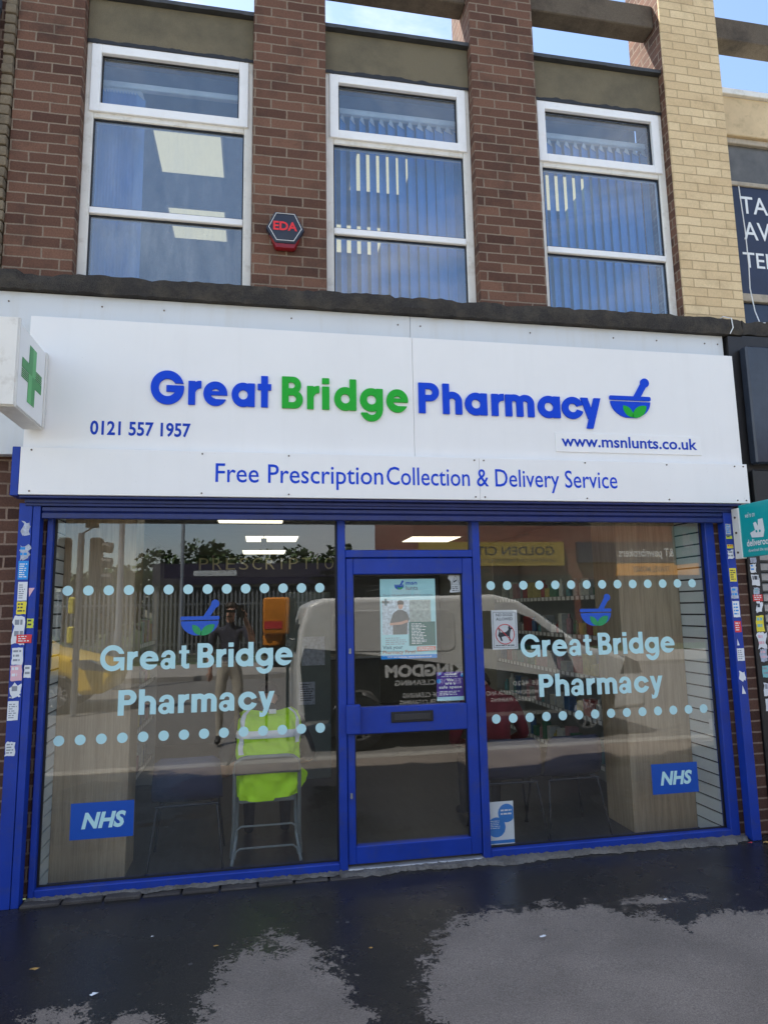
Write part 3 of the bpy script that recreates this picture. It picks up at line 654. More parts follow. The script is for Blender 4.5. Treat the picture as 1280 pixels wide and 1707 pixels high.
# ---- ground floor carcass of the building
m = MB(); m.box(-1.64, -1.285, 0.01, .3, 0, 2.7); obj('brick_pier', m, 'brick_low', bld, bevel=.004)
m = MB(); m.box(3.262, 3.545, -.03, .3, 0, 2.7); obj('brick_pier', m, 'brick_low', bld, bevel=.004)
m = MB(); m.box(-1.64, 3.545, -.02, .25, 2.7, 3.6); flat('fascia_backing', m, 'dark_room', bld)
for a_, b_ in ((-1.36, -1.29), (3.24, 3.30)): m = MB(); m.box(a_, b_, .3, 7.6, -.05, 3.0); flat('shop_wall', m, 'room', bld)
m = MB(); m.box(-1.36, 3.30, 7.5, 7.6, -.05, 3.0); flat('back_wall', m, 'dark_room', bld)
m = MB(); m.box(-1.29, 3.24, .05, 7.5, 2.5, 2.55); flat('shop_ceiling', m, 'ceiling', bld)
m = MB(); m.box(-1.29, 3.24, .012, 7.5, -.09, -.04); flat('shop_floor', m, 'lino', bld)
for (x, y) in ((-.16, 3.79), (-.24, 5.72), (1.90, 3.80), (1.9, 5.72), (1.7, 1.5), (-.4, 1.9)):
    l = root('ceiling_light', 'lit shop ceiling panel, %s, %s' % ('far back' if y > 5 else 'midway in' if y > 3 else 'close to the window', 'on the seated hi-vis person\'s side' if x < 1 else 'on the maroon person\'s side'), 'ceiling light', (x + .3, y + .3, 2.48), 'shop ceiling lights')
    m = MB(); m.box(x, x + .63, y, y + .62, 2.488, 2.494); flat('diffuser', m, 'lamp', l)
    m = MB(); m.box(x - .02, x + .65, y - .02, y + .64, 2.494, 2.499); flat('trim', m, 'lamp_frame', l)

# ---- shopfront: frame, glazing, door, shutter
F = MB(); ya, yb = -.055, .03
F.box(-1.265, -1.232, ya, yb, .0, 2.24); F.box(3.190, 3.262, ya, yb, .0, 2.24)
F.box(.503, .553, ya, yb, .0, 2.24); F.box(1.420, 1.472, ya, yb, .0, 2.24)
F.box(-1.232, .503, ya, yb, .012, .062); F.box(1.472, 3.190, ya, yb, .012, .062)
F.box(.553, 1.420, ya + .004, yb, 1.935, 1.985)
F.box(-1.232, .503, ya, yb, 2.19, 2.24); F.box(.553, 1.420, ya, yb, 2.19, 2.24); F.box(1.472, 3.190, ya, yb, 2.19, 2.24)
shopfront = obj('shopfront_frame', F, 'blue', bld, bevel=.005)
b = MB()
for (x0, x1, z0, z1) in ((-1.232, .503, .062, 2.19), (1.472, 3.19, .062, 2.19)):
    b.box(x0, x0 + .012, -.012, .0, z0, z1); b.box(x1 - .012, x1, -.012, .0, z0, z1); b.box(x0 + .012, x1 - .012, -.012, .0, z0, z0 + .008)
flat('gasket', b, 'gasket', shopfront)
for (x0, x1, z0, z1) in ((-1.232, .503, .062, 2.19), (1.472, 3.190, .062, 2.19), (.553, 1.420, 1.985, 2.19)):
    p = MB(); p.box(x0, x1, 0, .006, z0, z1); flat('window_pane', p, 'glass', shopfront)
D = MB(); d0, d1 = -.045, .012
D.box(.556, .605, d0, d1, .045, 1.93); D.box(1.346, 1.417, d0, d1, .045, 1.93); D.box(.605, 1.346, d0, d1, 1.825, 1.93); D.box(.605, 1.346, d0, d1, .815, .978); D.box(.605, 1.346, d0, d1, .045, .148)
door = obj('door', D, 'blue', bld, bevel=.005)
for z0, z1 in ((.148, .815), (.978, 1.825)):
    p = MB(); p.box(.605, 1.346, -.008, -.002, z0, z1); flat('pane', p, 'glass', door)
    s = MB(); s.box(.605, .613, -.02, -.0085, z0, z1); s.box(1.338, 1.346, -.02, -.0085, z0, z1); s.box(.613, 1.338, -.02, -.0085, z1 - .008, z1); flat('gasket', s, 'gasket', door)
m = MB(); m.box(.548, .637, -.085, -.046, .823, 1.003); obj('handle', m, 'blue', door, bevel=.006)
m = MB(); m.box(.838, 1.115, -.056, -.046, .878, .945); lp = obj('letter_plate', m, 'gasket', door, bevel=.003)
m = MB(); m.box(.856, 1.097, -.0605, -.0565, .892, .931); obj('letter_flap', m, mat('letter_flap', (.045, .046, .05), .35, .4), door, bevel=.002)
for z in (1.325, .44):
    m = MB(); m.tube([(.578, -.0455, z), (.578, -.052, z)], .008, 10); m.box(.572, .585, -.0505, -.0455, z + .004, z + .026); flat('lock', m, 'steel', door)
m = MB(); m.box(.553, 1.42, -.07, -.01, .0, .028); obj('threshold', m, mat('threshold_aluminium', (.48, .48, .47), .45, .5, var=.2), bld, bevel=.004)
# shutter housing under the fascia and the two guide posts
m = MB(); m.box(-1.39, 3.40, -.19, -.125, 2.285, 2.30); m.box(-1.37, 3.362, -.135, .0, 2.245, 2.29); m.box(-1.37, 3.362, -.15, -.135, 2.262, 2.284)
sh = obj('shutter_box', m, 'blue_dark', bld, bevel=.003)
m = MB(); m.box(-1.282, 3.296, -.118, -.085, 2.172, 2.208); m.box(-1.282, 3.296, -.112, -.09, 2.208, 2.216); m.box(-1.282, 3.296, -.118, -.085, 2.216, 2.243)
obj('bottom_bar', m, 'blue_dark', sh, bevel=.004)
m = MB(); m.box(-1.404, -1.332, -.126, -.05, 0.0, 2.262); m.box(-1.328, -1.287, -.124, -.05, 0.0, 2.262); m.box(-1.332, -1.328, -.116, -.05, 0, 2.25); obj('shutter_guide', m, 'blue', bld, bevel=.004)
m = MB(); m.box(3.296, 3.366, -.126, -.05, 0.0, 2.262); obj('shutter_guide', m, 'blue', bld, bevel=.004)
# doorstep strip and row of setts at the foot of the front
r = random.Random(5); m = MB(); x = -1.28
while x < .5:
    w_ = .215 + r.uniform(-.01, .01); m.box(x, x + w_ - .012, -.135 + r.uniform(-.006, .006), -.058, -.03, .012 + r.uniform(-.006, .006)); x += w_
obj('sett_course', m, concrete_mat('worn_sett', (.035, .03, .028), (.085, .075, .07), (.16, .15, .14), .4), bld, bevel=.006)
n = 320; vs = []; o = 0.0
for i in range(n + 1):
    x = -1.27 + (3.28 + 1.27) * i / n; o = o * .75 + r.uniform(-.008, .008); wd = .028 if x < .5 else .062 + .02 * math.sin(i * .07) + .012 * math.sin(i * .23)
    vs += [(x, -.052, .024 + r.uniform(-.006, .006)), (x, -.058 - wd * .35 + o * .6, .024 + r.uniform(-.005, .004)), (x, -.06 - wd * .8 + o, .020 + r.uniform(-.006, .005)), (x, -.064 - wd + o * 1.4, .002 if x > .5 else .012)]
m = MB(); m.add(vs, [(i * 4 + k, i * 4 + 4 + k, i * 4 + 5 + k, i * 4 + 1 + k) for i in range(n) for k in range(3)]); obj('doorstep', m, 'doorstep', bld)

# ================================================================== SIGNS ON THE FRONT
fs = root('fascia_sign', 'large white fascia sign with raised blue and green pharmacy lettering above the shop', 'shop sign', (1.04, -.16, 2.592))
m = MB(); m.box(-1.392, 1.0085, -.163, -.02, 2.592, 3.425); m.box(1.0105, 3.462, -.163, -.02, 2.592, 3.425); obj('sign_panel', m, 'panel', fs, bevel=.002)
O = (0, -.163, 0)
Gx = [(-.674, -.473), (-.447, -.368), (-.355, -.207), (-.181, -.035), (-.018, .068)]; Bx = [(.136, .271), (.298, .378), (.396, .443), (.475, .621), (.645, .799), (.823, .970)]
Px = [(1.043, 1.185), (1.21, 1.345), (1.366, 1.524), (1.555, 1.645), (1.654, 1.865), (1.891, 2.057), (2.070, 2.224), (2.213, 2.365)]
for word, xs, mt, nm in (('Great', Gx, 'sign_blue', 'Great'), ('Bridge', Bx, 'sign_green', 'Bridge'), ('Pharmacy', Px, 'sign_blue', 'Pharmacy')):
    m = MB(); letters(m, word, O, 2.893, .212, xs=xs, off=.007, ex=.006); obj('lettering', m, mt, fs, smooth=30, label='raised %s letters reading %s' % ('green' if word == 'Bridge' else 'blue', word))
m = MB(); logo(m, O, 2.437, 3.074, .320, off=.006, ex=.005); flat('emblem', m, ['sign_blue', 'sign_green'], fs, label='blue pestle and mortar emblem with two green leaves')
m = MB(); put_text(m, '0121 557 1957', O, *XZ, -1.02, -.428, 2.687, .084, .0015, offset=.024); flat('phone_number', m, 'ink_blue', fs)
m = MB(); m.box(2.010, 3.132, -.171, -.1635, 2.654, 2.792); up = obj('web_address_plate', m, 'panel_low', fs, bevel=.002)
m = MB(); put_text(m, 'www.msnlunts.co.uk', (0, -.171, 0), *XZ, 2.052, 3.098, 2.694, .080, .0015, offset=.018); flat('lettering', m, 'ink_blue', up)
ss = root('service_sign', 'long narrow white sign advertising free prescription collection in thin blue letters', 'shop sign', (1.04, -.2, 2.3))
m = MB(); m.box(-1.390, 1.438, -.205, -.12, 2.302, 2.588); m.box(1.4395, 3.462, -.205, -.12, 2.302, 2.588); obj('sign_panel', m, 'panel_low', ss, bevel=.002)
m = MB(); m.box(-1.437, -1.392, -.2, -.06, 2.296, 2.590); obj('end_cap', m, 'blue', ss, bevel=.003)
m = MB(); put_text(m, 'Free Prescription', (0, -.205, 0), *XZ, -.269, .785, 2.395, .120, .0015, offset=.004); flat('lettering', m, 'sign_blue', ss); m = MB(); put_text(m, 'Collection & Delivery Service', (0, -.205, 0), *XZ, .808, 2.432, 2.395, .120, .0015, offset=.004); flat('lettering', m, 'sign_blue', ss)
for x in (-1.33, -.35, .18, 1.405, 1.47, 2.2, 2.82, 3.36, 3.43):
    for z in (2.322, 2.570): m = MB(); m.tube([(x, -.204, z), (x, -.209, z)], .0055, 7); flat('screw', m, 'screw', ss)
# projecting cross sign
ps = root('projecting_sign', 'white box sign with a green cross sticking out from the end of the fascia', 'sign', (-1.33, -.42, 2.70))
m = MB(); m.box(-1.372, -1.292, -.655, -.20, 2.70, 3.185); obj('sign_box', m, 'upvc_dirty', ps, bevel=.004)
m = MB(); m.box(-1.390, -1.274, -.675, -.655, 2.694, 3.192); m.box(-1.388, -1.276, -.20, -.17, 2.71, 3.18); m.box(-1.388, -1.276, -.655, -.2, 2.694, 2.70); m.box(-1.384, -1.280, -.67, -.664 - .022, 2.70, 3.187); obj('sign_frame', m, 'upvc_dirty', ps, bevel=.003)
m = MB(); m.box(-1.2925, -1.282, -.645, -.205, 2.715, 3.172); obj('sign_face', m, 'panel', ps, bevel=.003)
m = MB(); cy, cz, a, t = -.425, 2.945, .165, .056; X = -1.281
U, V = (0, 1, 0), (0, 0, 1)
def cq(y0, y1, z0, z1, k=0): m.box(X, X + .002, cy + y0, cy + y1, cz + z0, cz + z1, k)
cq(-t, 0, t, a); cq(0, t, t * 0 + .0, a, 1); cq(-a, -.0, .004, t) if False else None
cq(-t, 0, .0, t); cq(-t, .0, -a, -.0, 1); cq(.0, t, -a, -t); cq(-a, -t, .0, t); cq(t, a, -t, .0)
for k in range(5):
    z = -.006 - k * .0105; cq(-a, -t, z - .006, z)
    z = .052 - k * .0105; cq(t, a, z - .006, z)
cq(0, t, -t, 0)
flat('green_cross', m, [mat('cross_green', (.02, .28, .055), .4), mat('cross_light_green', (.08, .42, .12), .4)], ps)
# alarm box
al = root('alarm_box', 'dark hexagonal burglar alarm box with red letters on the brick pier', 'alarm box', (.158, -.03, 4.07))
cx, cz = .158, 4.22
hexo = [(cx + .132 * sx, cz + sz) for sx, sz in ((-1, -.01), (-.52, -.118), (.52, -.118), (1, -.01), (.55, .112), (-.55, .112))]
m = MB(); m.prism(hexo, 'y', -.055, 0.0); obj('alarm_case', m, 'navy', al, bevel=.012, seg=2)
m = MB(); m.prism([(cx - .115, cz - .03), (cx - .068, cz - .155), (cx + .068, cz - .155), (cx + .115, cz - .03)], 'y', -.048, 0.0); obj('strobe', m, 'strobe', al, bevel=.01)
m = MB(); inn = [(cx + .112 * sx, cz + .004 + sz * .86) for sx, sz in ((-1, -.01), (-.52, -.118), (.52, -.118), (1, -.01), (.55, .112), (-.55, .112))]
m.tube([(p[0], -.0565, p[1]) for p in inn], .0026, 5, closed=True); flat('outline_print', m, 'white', al)
m = MB(); put_text(m, 'EDA', (0, -.055, 0), *XZ, cx - .082, cx + .082, cz - .022, .062, .0015, offset=.03); flat('lettering', m, 'alarm_red', al)
# projecting teal delivery sign on the right
ds = root('delivery_sign', 'teal projecting sign with a white rabbit shaped emblem beside a blue post', 'sign', (3.36, -.5, 1.91))
m = MB(); m.box(3.350, 3.372, -.585, -.215, 1.912, 2.282); obj('sign_face', m, 'teal', ds, bevel=.003)
m = MB(); m.box(3.342, 3.378, -.222, -.15, 1.905, 2.265); bk = obj('bracket', m, 'upvc_dirty', ds, bevel=.003)
for z in (2.20, 2.09, 1.95): m = MB(); m.tube([(3.342, -.185, z), (3.337, -.185, z)], .008, 8); flat('screw', m, 'screw', bk)
U, V = (0, -1, 0), (0, 0, 1); O = (3.350, 0, 0)
m = MB(); put_text(m, "we're on", O, U, V, .275, .37, 2.185, .036, .0015, offset=.004); put_text(m, 'deliveroo', O, U, V, .27, .475, 1.985, .046, .0015, offset=.02); put_text(m, 'download the app', O, U, V, .28, .465, 1.945, .022, .0015); flat('lettering', m, 'white', ds)
pts = [(635, 345), (665, 330), (690, 400), (695, 300), (750, 295), (760, 480), (740, 580), (605, 565), (590, 490), (650, 455)]
def dm(px, py): return (-(.22 + (px - 475) * .00080), 2.160 - (py - 300) * .000446)
m = MB(); q = [dm(*p) for p in pts]
vs_, fs_ = fill([[(-a_, b_) for a_, b_ in q]]); m.add([(3.3485, -p[0], p[1]) for p in vs_], fs_); flat('emblem', m, 'white', ds)
m = MB()
for p in ((668, 478), (706, 480)): a_, b_ = dm(*p); m.tube([(3.348, a_, b_), (3.3465, a_, b_)], .0085, 10)
flat('emblem_eye', m, 'teal', ds)
# ================================================================== NEIGHBOURS
nl = root('neighbour_building', 'neighbouring brick building with an old buff quoin and a dark drainpipe', 'building', (-5, .2, 0))
m = MB(); m.box(-9, -1.715, .02, .4, 0, 7.6); flat('brick_wall', m, 'brick_low', nl)
m = MB(); r = random.Random(2); z = 3.6
while z < 7.5:
    h = .075; d = r.uniform(-.012, .012); m.box(-1.712, -1.645 + r.uniform(-.004, .004), -.03 + d, .3, z, z + h - .008); z += h
obj('stone_quoin', m, 'old_stone', nl, bevel=.012, seg=2)
m = MB(); m.box(-9, -1.64, .0, .3, 2.4, 3.6); flat('fascia_backing', m, 'brick_low', nl)
m = MB(); m.box(-1.715, -1.641, .015, .3, 0, 3.6); flat('party_wall', m, 'brick_low', nl)
m = MB(); m.box(-9, -1.645, -.085, -.0, 2.565, 3.61); obj('side_cladding', m, 'strip', nl, bevel=.003)
obj('stone_ledge', ledge_mesh(-6, -1.662, -.125, 3.60, 3.72, 9, .06), 'ledge', nl, smooth=25)
m = MB(); m.tube([(-1.775, -.045, 3.7), (-1.775, -.045, 7.5)], .04, 14)
for z in (4.4, 5.62): m.tube([(-1.775, -.045, z), (-1.775, -.045, z + .07)], .047, 14)
obj('drainpipe', m, mat('drainpipe_paint', (.05, .06, .08), .5, var=.2), nl)
nr = root('neighbour_building', 'neighbouring building with a cream lintel, navy window board and dark shop frame', 'building', (6, .2, 0))
m = MB(); m.box(3.747, 8, .10, .3, 5.50, 5.86); obj('lintel_panel', m, mat('cream_render', (.62, .47, .28), .9, var=.1, dirt=(.3, .22, .13, 1), dirt_amt=.5), nl if False else nr, bevel=.006)
m = MB(); m.box(3.747, 8, .07, .35, 5.86, 5.915); obj('capping', m, 'upvc_dirty', nr, bevel=.004)
wn = MB(); wn.box(3.747, 8, .13, .2, 5.06, 5.10); wn.box(3.747, 8, .13, .2, 5.45, 5.50); wn.box(3.747, 8, .13, .2, 4.03, 4.10); wn.box(3.747, 3.79, .13, .2, 4.10, 5.06); wn.box(3.747, 3.79, .13, .2, 5.10, 5.45); wn = obj('window', wn, mat('old_timber_frame', (.42, .36, .28), .7, var=.2, dirt=(.2, .16, .12, 1), dirt_amt=.6), nr, bevel=.005)
m = MB(); m.box(3.79, 8, .16, .17, 5.10, 5.45); flat('pane', m, mat('dusty_pane', (.10, .095, .085), .25, var=.3), wn)
m = MB(); m.box(3.79, 8, .16, .17, 3.7, 4.03); flat('pane', m, mat('dark_pane', (.02, .03, .06), .08, var=.3), wn)
m = MB(); m.box(3.745, 8, .2, .5, 3.6, 5.9); flat('brick_wall', m, 'dark_room', nr)
ws = root('window_sign', 'dark blue board with white capital letters in the window beside the cream brick pier', 'sign', (5, .15, 4.1))
m = MB(); m.box(3.79, 6.2, .145, .159, 4.10, 5.06); flat('sign_board', m, mat('navy_board', (.012, .02, .055), .4, var=.15), ws)
m = MB(); O = (0, .145, 0)
put_text(m, 'TA', O, *XZ, 3.93, 4.19, 4.82, .155, .002, offset=.008); put_text(m, 'AV', O, *XZ, 3.935, 4.19, 4.585, .16, .002, offset=.008); put_text(m, 'TEL', O, *XZ, 3.905, 4.20, 4.335, .135, .002, offset=.008); flat('lettering', m, 'white', ws)
obj('stone_ledge', ledge_mesh(3.61, 7, -.12, 3.62, 3.74, 21), 'ledge', nr, smooth=25)
m = MB(); m.box(3.475, 3.60, -.12, .1, 2.28, 3.60); m.box(3.60, 8, -.12, .1, 2.28, 3.61); flat('fascia_backing', m, 'black', nr)
m = MB(); m.box(3.555, 8, -.20, -.121, 2.60, 3.50); obj('fascia_panel', m, mat('gloss_navy_panel', (.03, .038, .055), .18, var=.2), nr, bevel=.012)
m = MB(); m.box(3.54, 8, -.17, -.121, 2.27, 2.56); obj('shutter_housing', m, 'black', nr, bevel=.01)
m = MB(); m.box(3.515, 3.625, -.055, .1, 0, 2.27); obj('black_post', m, 'black', nr, bevel=.006)
m = MB()
for k in range(30): z = .02 + .075 * k; m.prism([(.0, z), (-.03, z + .012), (-.03, z + .058), (.0, z + .07), (.02, z + .07), (.02, z)], 'x', 3.627, 8)
flat('roller_shutter', m, 'shutter_grey', nr)
m = MB(); m.box(3.625, 8, .03, .2, 0, 2.3); flat('brick_wall', m, 'black', nr)
c = MB(); c.tube([(3.86, .06, 5.0), (3.87, .05, 4.6), (3.875, .055, 4.3), (3.86, .05, 4.1), (3.875, .04, 3.9), (3.83, -.05, 3.76), (3.80, -.135, 3.72)], .0045, 6); obj('hanging_cable', c, 'white', label='thin white cable hanging down beside the cream brick pier', cat='cable')
c = MB(); c.tube([(3.44, -.02, 3.745), (3.47, -.10, 3.765), (3.505, -.142, 3.735), (3.51, -.145, 3.66), (3.49, -.13, 3.615)], .004, 6); obj('hanging_cable', c, 'white', label='short white cable looped over the end of the sooty ledge', cat='cable')

# ================================================================== VINYL ON THE SHOP WINDOWS (inside face of the glass)
def decal(side, x_dots, logo_x, word1, word2, nhs):
    t = root('window_decal', 'pale blue vinyl lettering and dots on the shop window %s' % ('in front of the hi-vis vest' if side == 'left' else 'above the leaflet'), 'window decal', ((x_dots[0] + x_dots[1]) / 2, -.001, .3))
    OO = (0, 0, 0); F = (1, 0, 0)
    mm = MB(); letters(mm, 'Great Bridge', OO, word1[2], .150, x0=word1[0], x1=word1[1], helv=True, off=.001, gap=.085); flat('lettering', mm, 'vinyl', t)
    mm = MB(); letters(mm, 'Pharmacy', OO, word2[2], .150, x0=word2[0], x1=word2[1], helv=True, off=.001, gap=.085); flat('lettering', mm, 'vinyl', t)
    mm = MB(); logo(mm, OO, logo_x, 1.574, .238, off=.001); flat('emblem', mm, ['logo_blue', 'leaf_vinyl'], t, label='blue pestle and mortar emblem with green leaves')
    disc = None
    for (z, a, b) in ((1.743, x_dots[0], x_dots[1]), (.861, x_dots[2], x_dots[3])):
        for i in range(14):
            x = a + (b - a) * i / 13
            if disc is None:
                mm = MB(); mm.add([(x + .0305 * math.cos(2 * math.pi * k / 28), -.001, z + .0305 * math.sin(2 * math.pi * k / 28)) for k in range(28)], [tuple(range(28))])
                disc = flat('dot', mm, 'vinyl', t); disc0 = (x, z)
            else:
                c = disc.copy(); COL.objects.link(c); c.parent = t; c.location = (x - disc0[0], 0, z - disc0[1])
    s = root('health_service_sticker', 'blue rectangular sticker with slanted white letters, low on the shop window %s' % ('with the folding chair' if side == 'left' else 'with the leaflet'), 'sticker', ((nhs[0] + nhs[1]) / 2, .008, nhs[2]))
    mm = MB(); mm.box(nhs[0], nhs[1], -.0015, -.0004, nhs[2], nhs[3]); flat('backing', mm, 'nhs_blue', s)
    mm = MB(); put_text(mm, 'NHS', (0, -.0015, 0), *XZ, nhs[0] + .062, nhs[1] - .045, nhs[2] + .062, .083, .001, offset=.042, shear=.22); flat('lettering', mm, 'vinyl', s)
decal('left', (-1.144, .390, -1.153, .390), -.480, (-.943, .216, 1.257), (-.829, .104, .990), (-1.069, -.716, .299, .502))
decal('right', (1.557, 3.087, 1.558, 3.095), 2.200, (1.750, 2.908, 1.257), (1.871, 2.794, .990), (2.657, 3.007, .308, .507))
# ---- posters and notices on the glass
def sheet(name, label, cat, x0, x1, z0, z1, y=.0085, mt='paper', group=None):
    t = root(name, label, cat, ((x0 + x1) / 2, y, z0), group); mm = MB(); mm.box(x0, x1, y, y + .0012, z0, z1); flat('sheet', mm, mt, t); return t
def bars(mb, x0, x1, ztop, n, dz, h, y, seed=1, m=0, mn=.55):
    r = random.Random(seed)
    for k in range(n):
        z = ztop - k * dz; x = x0
        e = x0 + (x1 - x0) * r.uniform(mn, 1)
        while x < e - .004:
            w_ = min(r.uniform(.008, .03), e - x); mb.quad((x, y, z), (x + w_, y, z), (x + w_, y, z + h), (x, y, z + h), m); x += w_ + .005
y = .0
p = sheet('poster', 'pale turquoise pharmacy poster with a photo of a person, on the door glass', 'poster', .788, 1.165, 1.272, 1.795, y, mat('turquoise_poster', (.42, .72, .74), .45, var=.05))
m = MB(); yy = y - .0008
m.quad((.788, yy, 1.272), (1.165, yy, 1.272), (1.165, yy, 1.297), (.788, yy, 1.297)); flat('footer', m, 's_blue', p)
m = MB(); OO = (0, yy - .0004, 0); put_text(m, 'Visit our website: www.msnlunts.co.uk', OO, *XZ, .83, 1.13, 1.279, .012, .0003, offset=.01); flat('lettering', m, 'white', p)
m = MB(); put_text(m, 'Visit your', OO, *XZ, .80, .935, 1.338, .022, .0003, offset=.02); flat('lettering', m, mat('poster_teal_ink', (.01, .16, .22), .6), p)
m = MB(); put_text(m, 'Pharmacy First!', OO, *XZ, .80, 1.02, 1.306, .022, .0003, offset=.01); flat('lettering', m, mat('poster_coral_ink', (.55, .22, .16), .6), p)
m = MB(); put_text(m, 'We can help you with seven common conditions', OO, *XZ, .805, 1.145, 1.683, .013, .0003); put_text(m, 'lunts', OO, *XZ, .965, 1.045, 1.722, .027, .0003, offset=.01); flat('lettering', m, 'grey_ink', p)
m = MB(); put_text(m, 'msn', OO, *XZ, .965, 1.04, 1.757, .026, .0003, offset=.015); flat('lettering', m, 'logo_blue', p)
m = MB(); logo(m, OO, .885, 1.757, .065, off=.0002); flat('emblem', m, ['logo_blue', 'leaf_vinyl'], p)
m = MB(); m.quad((.80, yy, 1.43), (.985, yy, 1.43), (.985, yy, 1.655), (.80, yy, 1.655)); flat('photo_print', m, mat('photo_shelves', (.52, .60, .64), .6, var=.45, scale=55), p)
m = MB(); m.quad((.985, yy, 1.50), (1.13, yy, 1.50), (1.13, yy, 1.655), (.985, yy, 1.655)); flat('photo_print', m, mat('photo_room', (.36, .42, .38), .6, var=.4, scale=40), p)
m = MB(); y2 = yy - .0006
def pq(mm, pts, k=0, yq=None):
    vs_, fs_ = fill([pts]); mm.add([(a, (yq if yq is not None else y2), b) for a, b, _ in vs_], fs_, k)
pq(m, [(.87, 1.43), (.965, 1.43), (.97, 1.50), (.985, 1.53), (.965, 1.575), (.935, 1.59), (.905, 1.59), (.875, 1.57), (.852, 1.51), (.87, 1.49)], 0)
vs_, fs_ = shape_geo(('pface', 0), s_disc(0, 0, 1, 1.25), (-1.2, 1.2, -1.2, 1.2), 0, 30); m.add([(.925 + .022 * a, y2, 1.618 + .024 * b) for a, b, _ in vs_], fs_, 1)
pq(m, [(.903, 1.625), (.947, 1.625), (.946, 1.645), (.925, 1.655), (.906, 1.648)], 2, y2 - .0003)
pq(m, [(.85, 1.49), (.93, 1.495), (.975, 1.51), (.97, 1.525), (.92, 1.512), (.85, 1.505)], 1, y2 - .0003)
flat('figure_print', m, [mat('photo_tunic', (.13, .135, .13), .7, var=.2, scale=30), 'skin', 'hair'], p)
m = MB(); pq(m, [(.978, 1.355), (1.158, 1.355), (1.158, 1.51), (.978, 1.51)]); flat('green_panel', m, mat('poster_green', (.012, .14, .12), .6), p)
m = MB(); bars(m, .995, 1.10, 1.495, 14, .0098, .0045, y2 - .0004, 3); flat('print_line', m, 'white', p)
m = MB(); bars(m, .82, .965, 1.405, 4, .013, .005, y2, 4); flat('print_line', m, 'grey_ink', p)
m = MB(); pq(m, [(1.03, 1.317), (1.158, 1.322), (1.158, 1.35), (1.03, 1.348)]); flat('coral_panel', m, mat('poster_coral', (.72, .26, .20), .6), p)
m = MB(); bars(m, 1.04, 1.15, 1.336, 2, .010, .005, y2 - .0005, 8, mn=.9); flat('print_line', m, 'white', p)
m = MB(); m.quad((.80, yy, 1.635), (.85, yy, 1.635), (.85, yy, 1.65), (.80, yy, 1.65)); m.quad((.817, yy - .0003, 1.62), (.833, yy - .0003, 1.62), (.833, yy - .0003, 1.665), (.817, yy - .0003, 1.665)); flat('cross_print', m, mat('poster_cross', (.01, .10, .13), .6), p)
p = sheet('notice', 'small purple notice in white letters low on the door glass', 'notice', 1.157, 1.343, .993, 1.178, y, mat('purple_notice', (.085, .035, .30), .5, var=.08))
m = MB(); OO = (0, yy, 0)
put_text(m, 'We', OO, *XZ, 1.225, 1.27, 1.118, .018, .0004, offset=.02); put_text(m, 'are a', OO, *XZ, 1.215, 1.285, 1.096, .018, .0004, offset=.02); put_text(m, 'safe space', OO, *XZ, 1.172, 1.328, 1.072, .018, .0004, offset=.02); put_text(m, 'Sandwell', OO, *XZ, 1.21, 1.29, 1.157, .013, .0004, offset=.02)
bars(m, 1.175, 1.325, 1.05, 3, .010, .004, yy - .0004, 5, mn=.8); bars(m, 1.19, 1.31, 1.146, 1, .01, .004, yy - .0004, 6, mn=.8); flat('lettering', m, 'white', p)
m = MB(); m.quad((1.157, yy, .993), (1.343, yy, .993), (1.343, yy, 1.018), (1.157, yy, 1.018)); flat('footer', m, 'vinyl', p)
m = MB()
for (a, b, rr) in ((1.172, 1.12, .022), (1.333, 1.155, .018), (1.18, 1.168, .012)):
    m.add([(a + rr * .7 * math.cos(k * .45), yy - .0002, b + rr * .7 * math.sin(k * .45)) for k in range(14)], [tuple(range(14))])
flat('spot_print', m, 's_blue', p)
t = root('camera_notice', 'white torn notice with a camera in a triangle, top corner of the door glass', 'notice', (1.305, 0, 1.70))
m = MB(); pq(m, [(1.268, 1.700), (1.342, 1.702), (1.342, 1.82), (1.262, 1.82), (1.256, 1.795), (1.275, 1.775), (1.277, 1.722), (1.268, 1.716)], 0, y); flat('sheet', m, 'paper', t)
m = MB(); m.tube([(1.28, y - .001, 1.755), (1.338, y - .001, 1.755), (1.308, y - .001, 1.814)], .0018, 4, closed=True); pq(m, [(1.293, 1.765), (1.316, 1.778), (1.318, 1.787), (1.295, 1.777)], 0, y - .001); bars(m, 1.283, 1.335, 1.735, 3, .012, .005, y - .001, 7, mn=.8); flat('print_line', m, 'ink', t)
t = sheet('no_dogs_sign', 'white no dogs allowed sign with a black dog struck through in a red circle', 'sign', 1.555, 1.739, 1.313, 1.576, .0085)
yy = .0082; m = MB(); OO = (0, yy, 0)
put_text(m, 'NO DOGS', OO, *XZ, 1.588, 1.706, 1.535, .019, .0004, offset=.01); put_text(m, 'ALLOWED', OO, *XZ, 1.588, 1.706, 1.507, .019, .0004, offset=.01)
for a, b, c, d in ((1.566, 1.728, 1.560, 1.562), (1.566, 1.728, 1.325, 1.327), (1.566, 1.568, 1.327, 1.56), (1.726, 1.728, 1.327, 1.56)): m.quad((a, yy - .0003, c), (b, yy - .0003, c), (b, yy - .0003, d), (a, yy - .0003, d))
dog = [(0, .42), (.06, .62), (.1, .78), (.02, .95), (.07, 1.0), (.16, .82), (.16, .66), (.55, .68), (.72, .86), (.72, 1.12), (.8, 1.2), (.86, 1.05), (1.02, 1.02), (1.03, .92), (.9, .88), (.84, .62), (.82, .36), (.84, .02), (.90, -.04), (.76, -.04), (.72, .34), (.42, .34), (.24, .28), (.3, .02), (.34, -.04), (.2, -.04), (.12, .24), (.06, .3)]
vs_, fs_ = fill([dog]); m.add([(1.597 + .105 * a, yy - .0004, 1.372 + .082 * b) for a, b, _ in vs_], fs_)
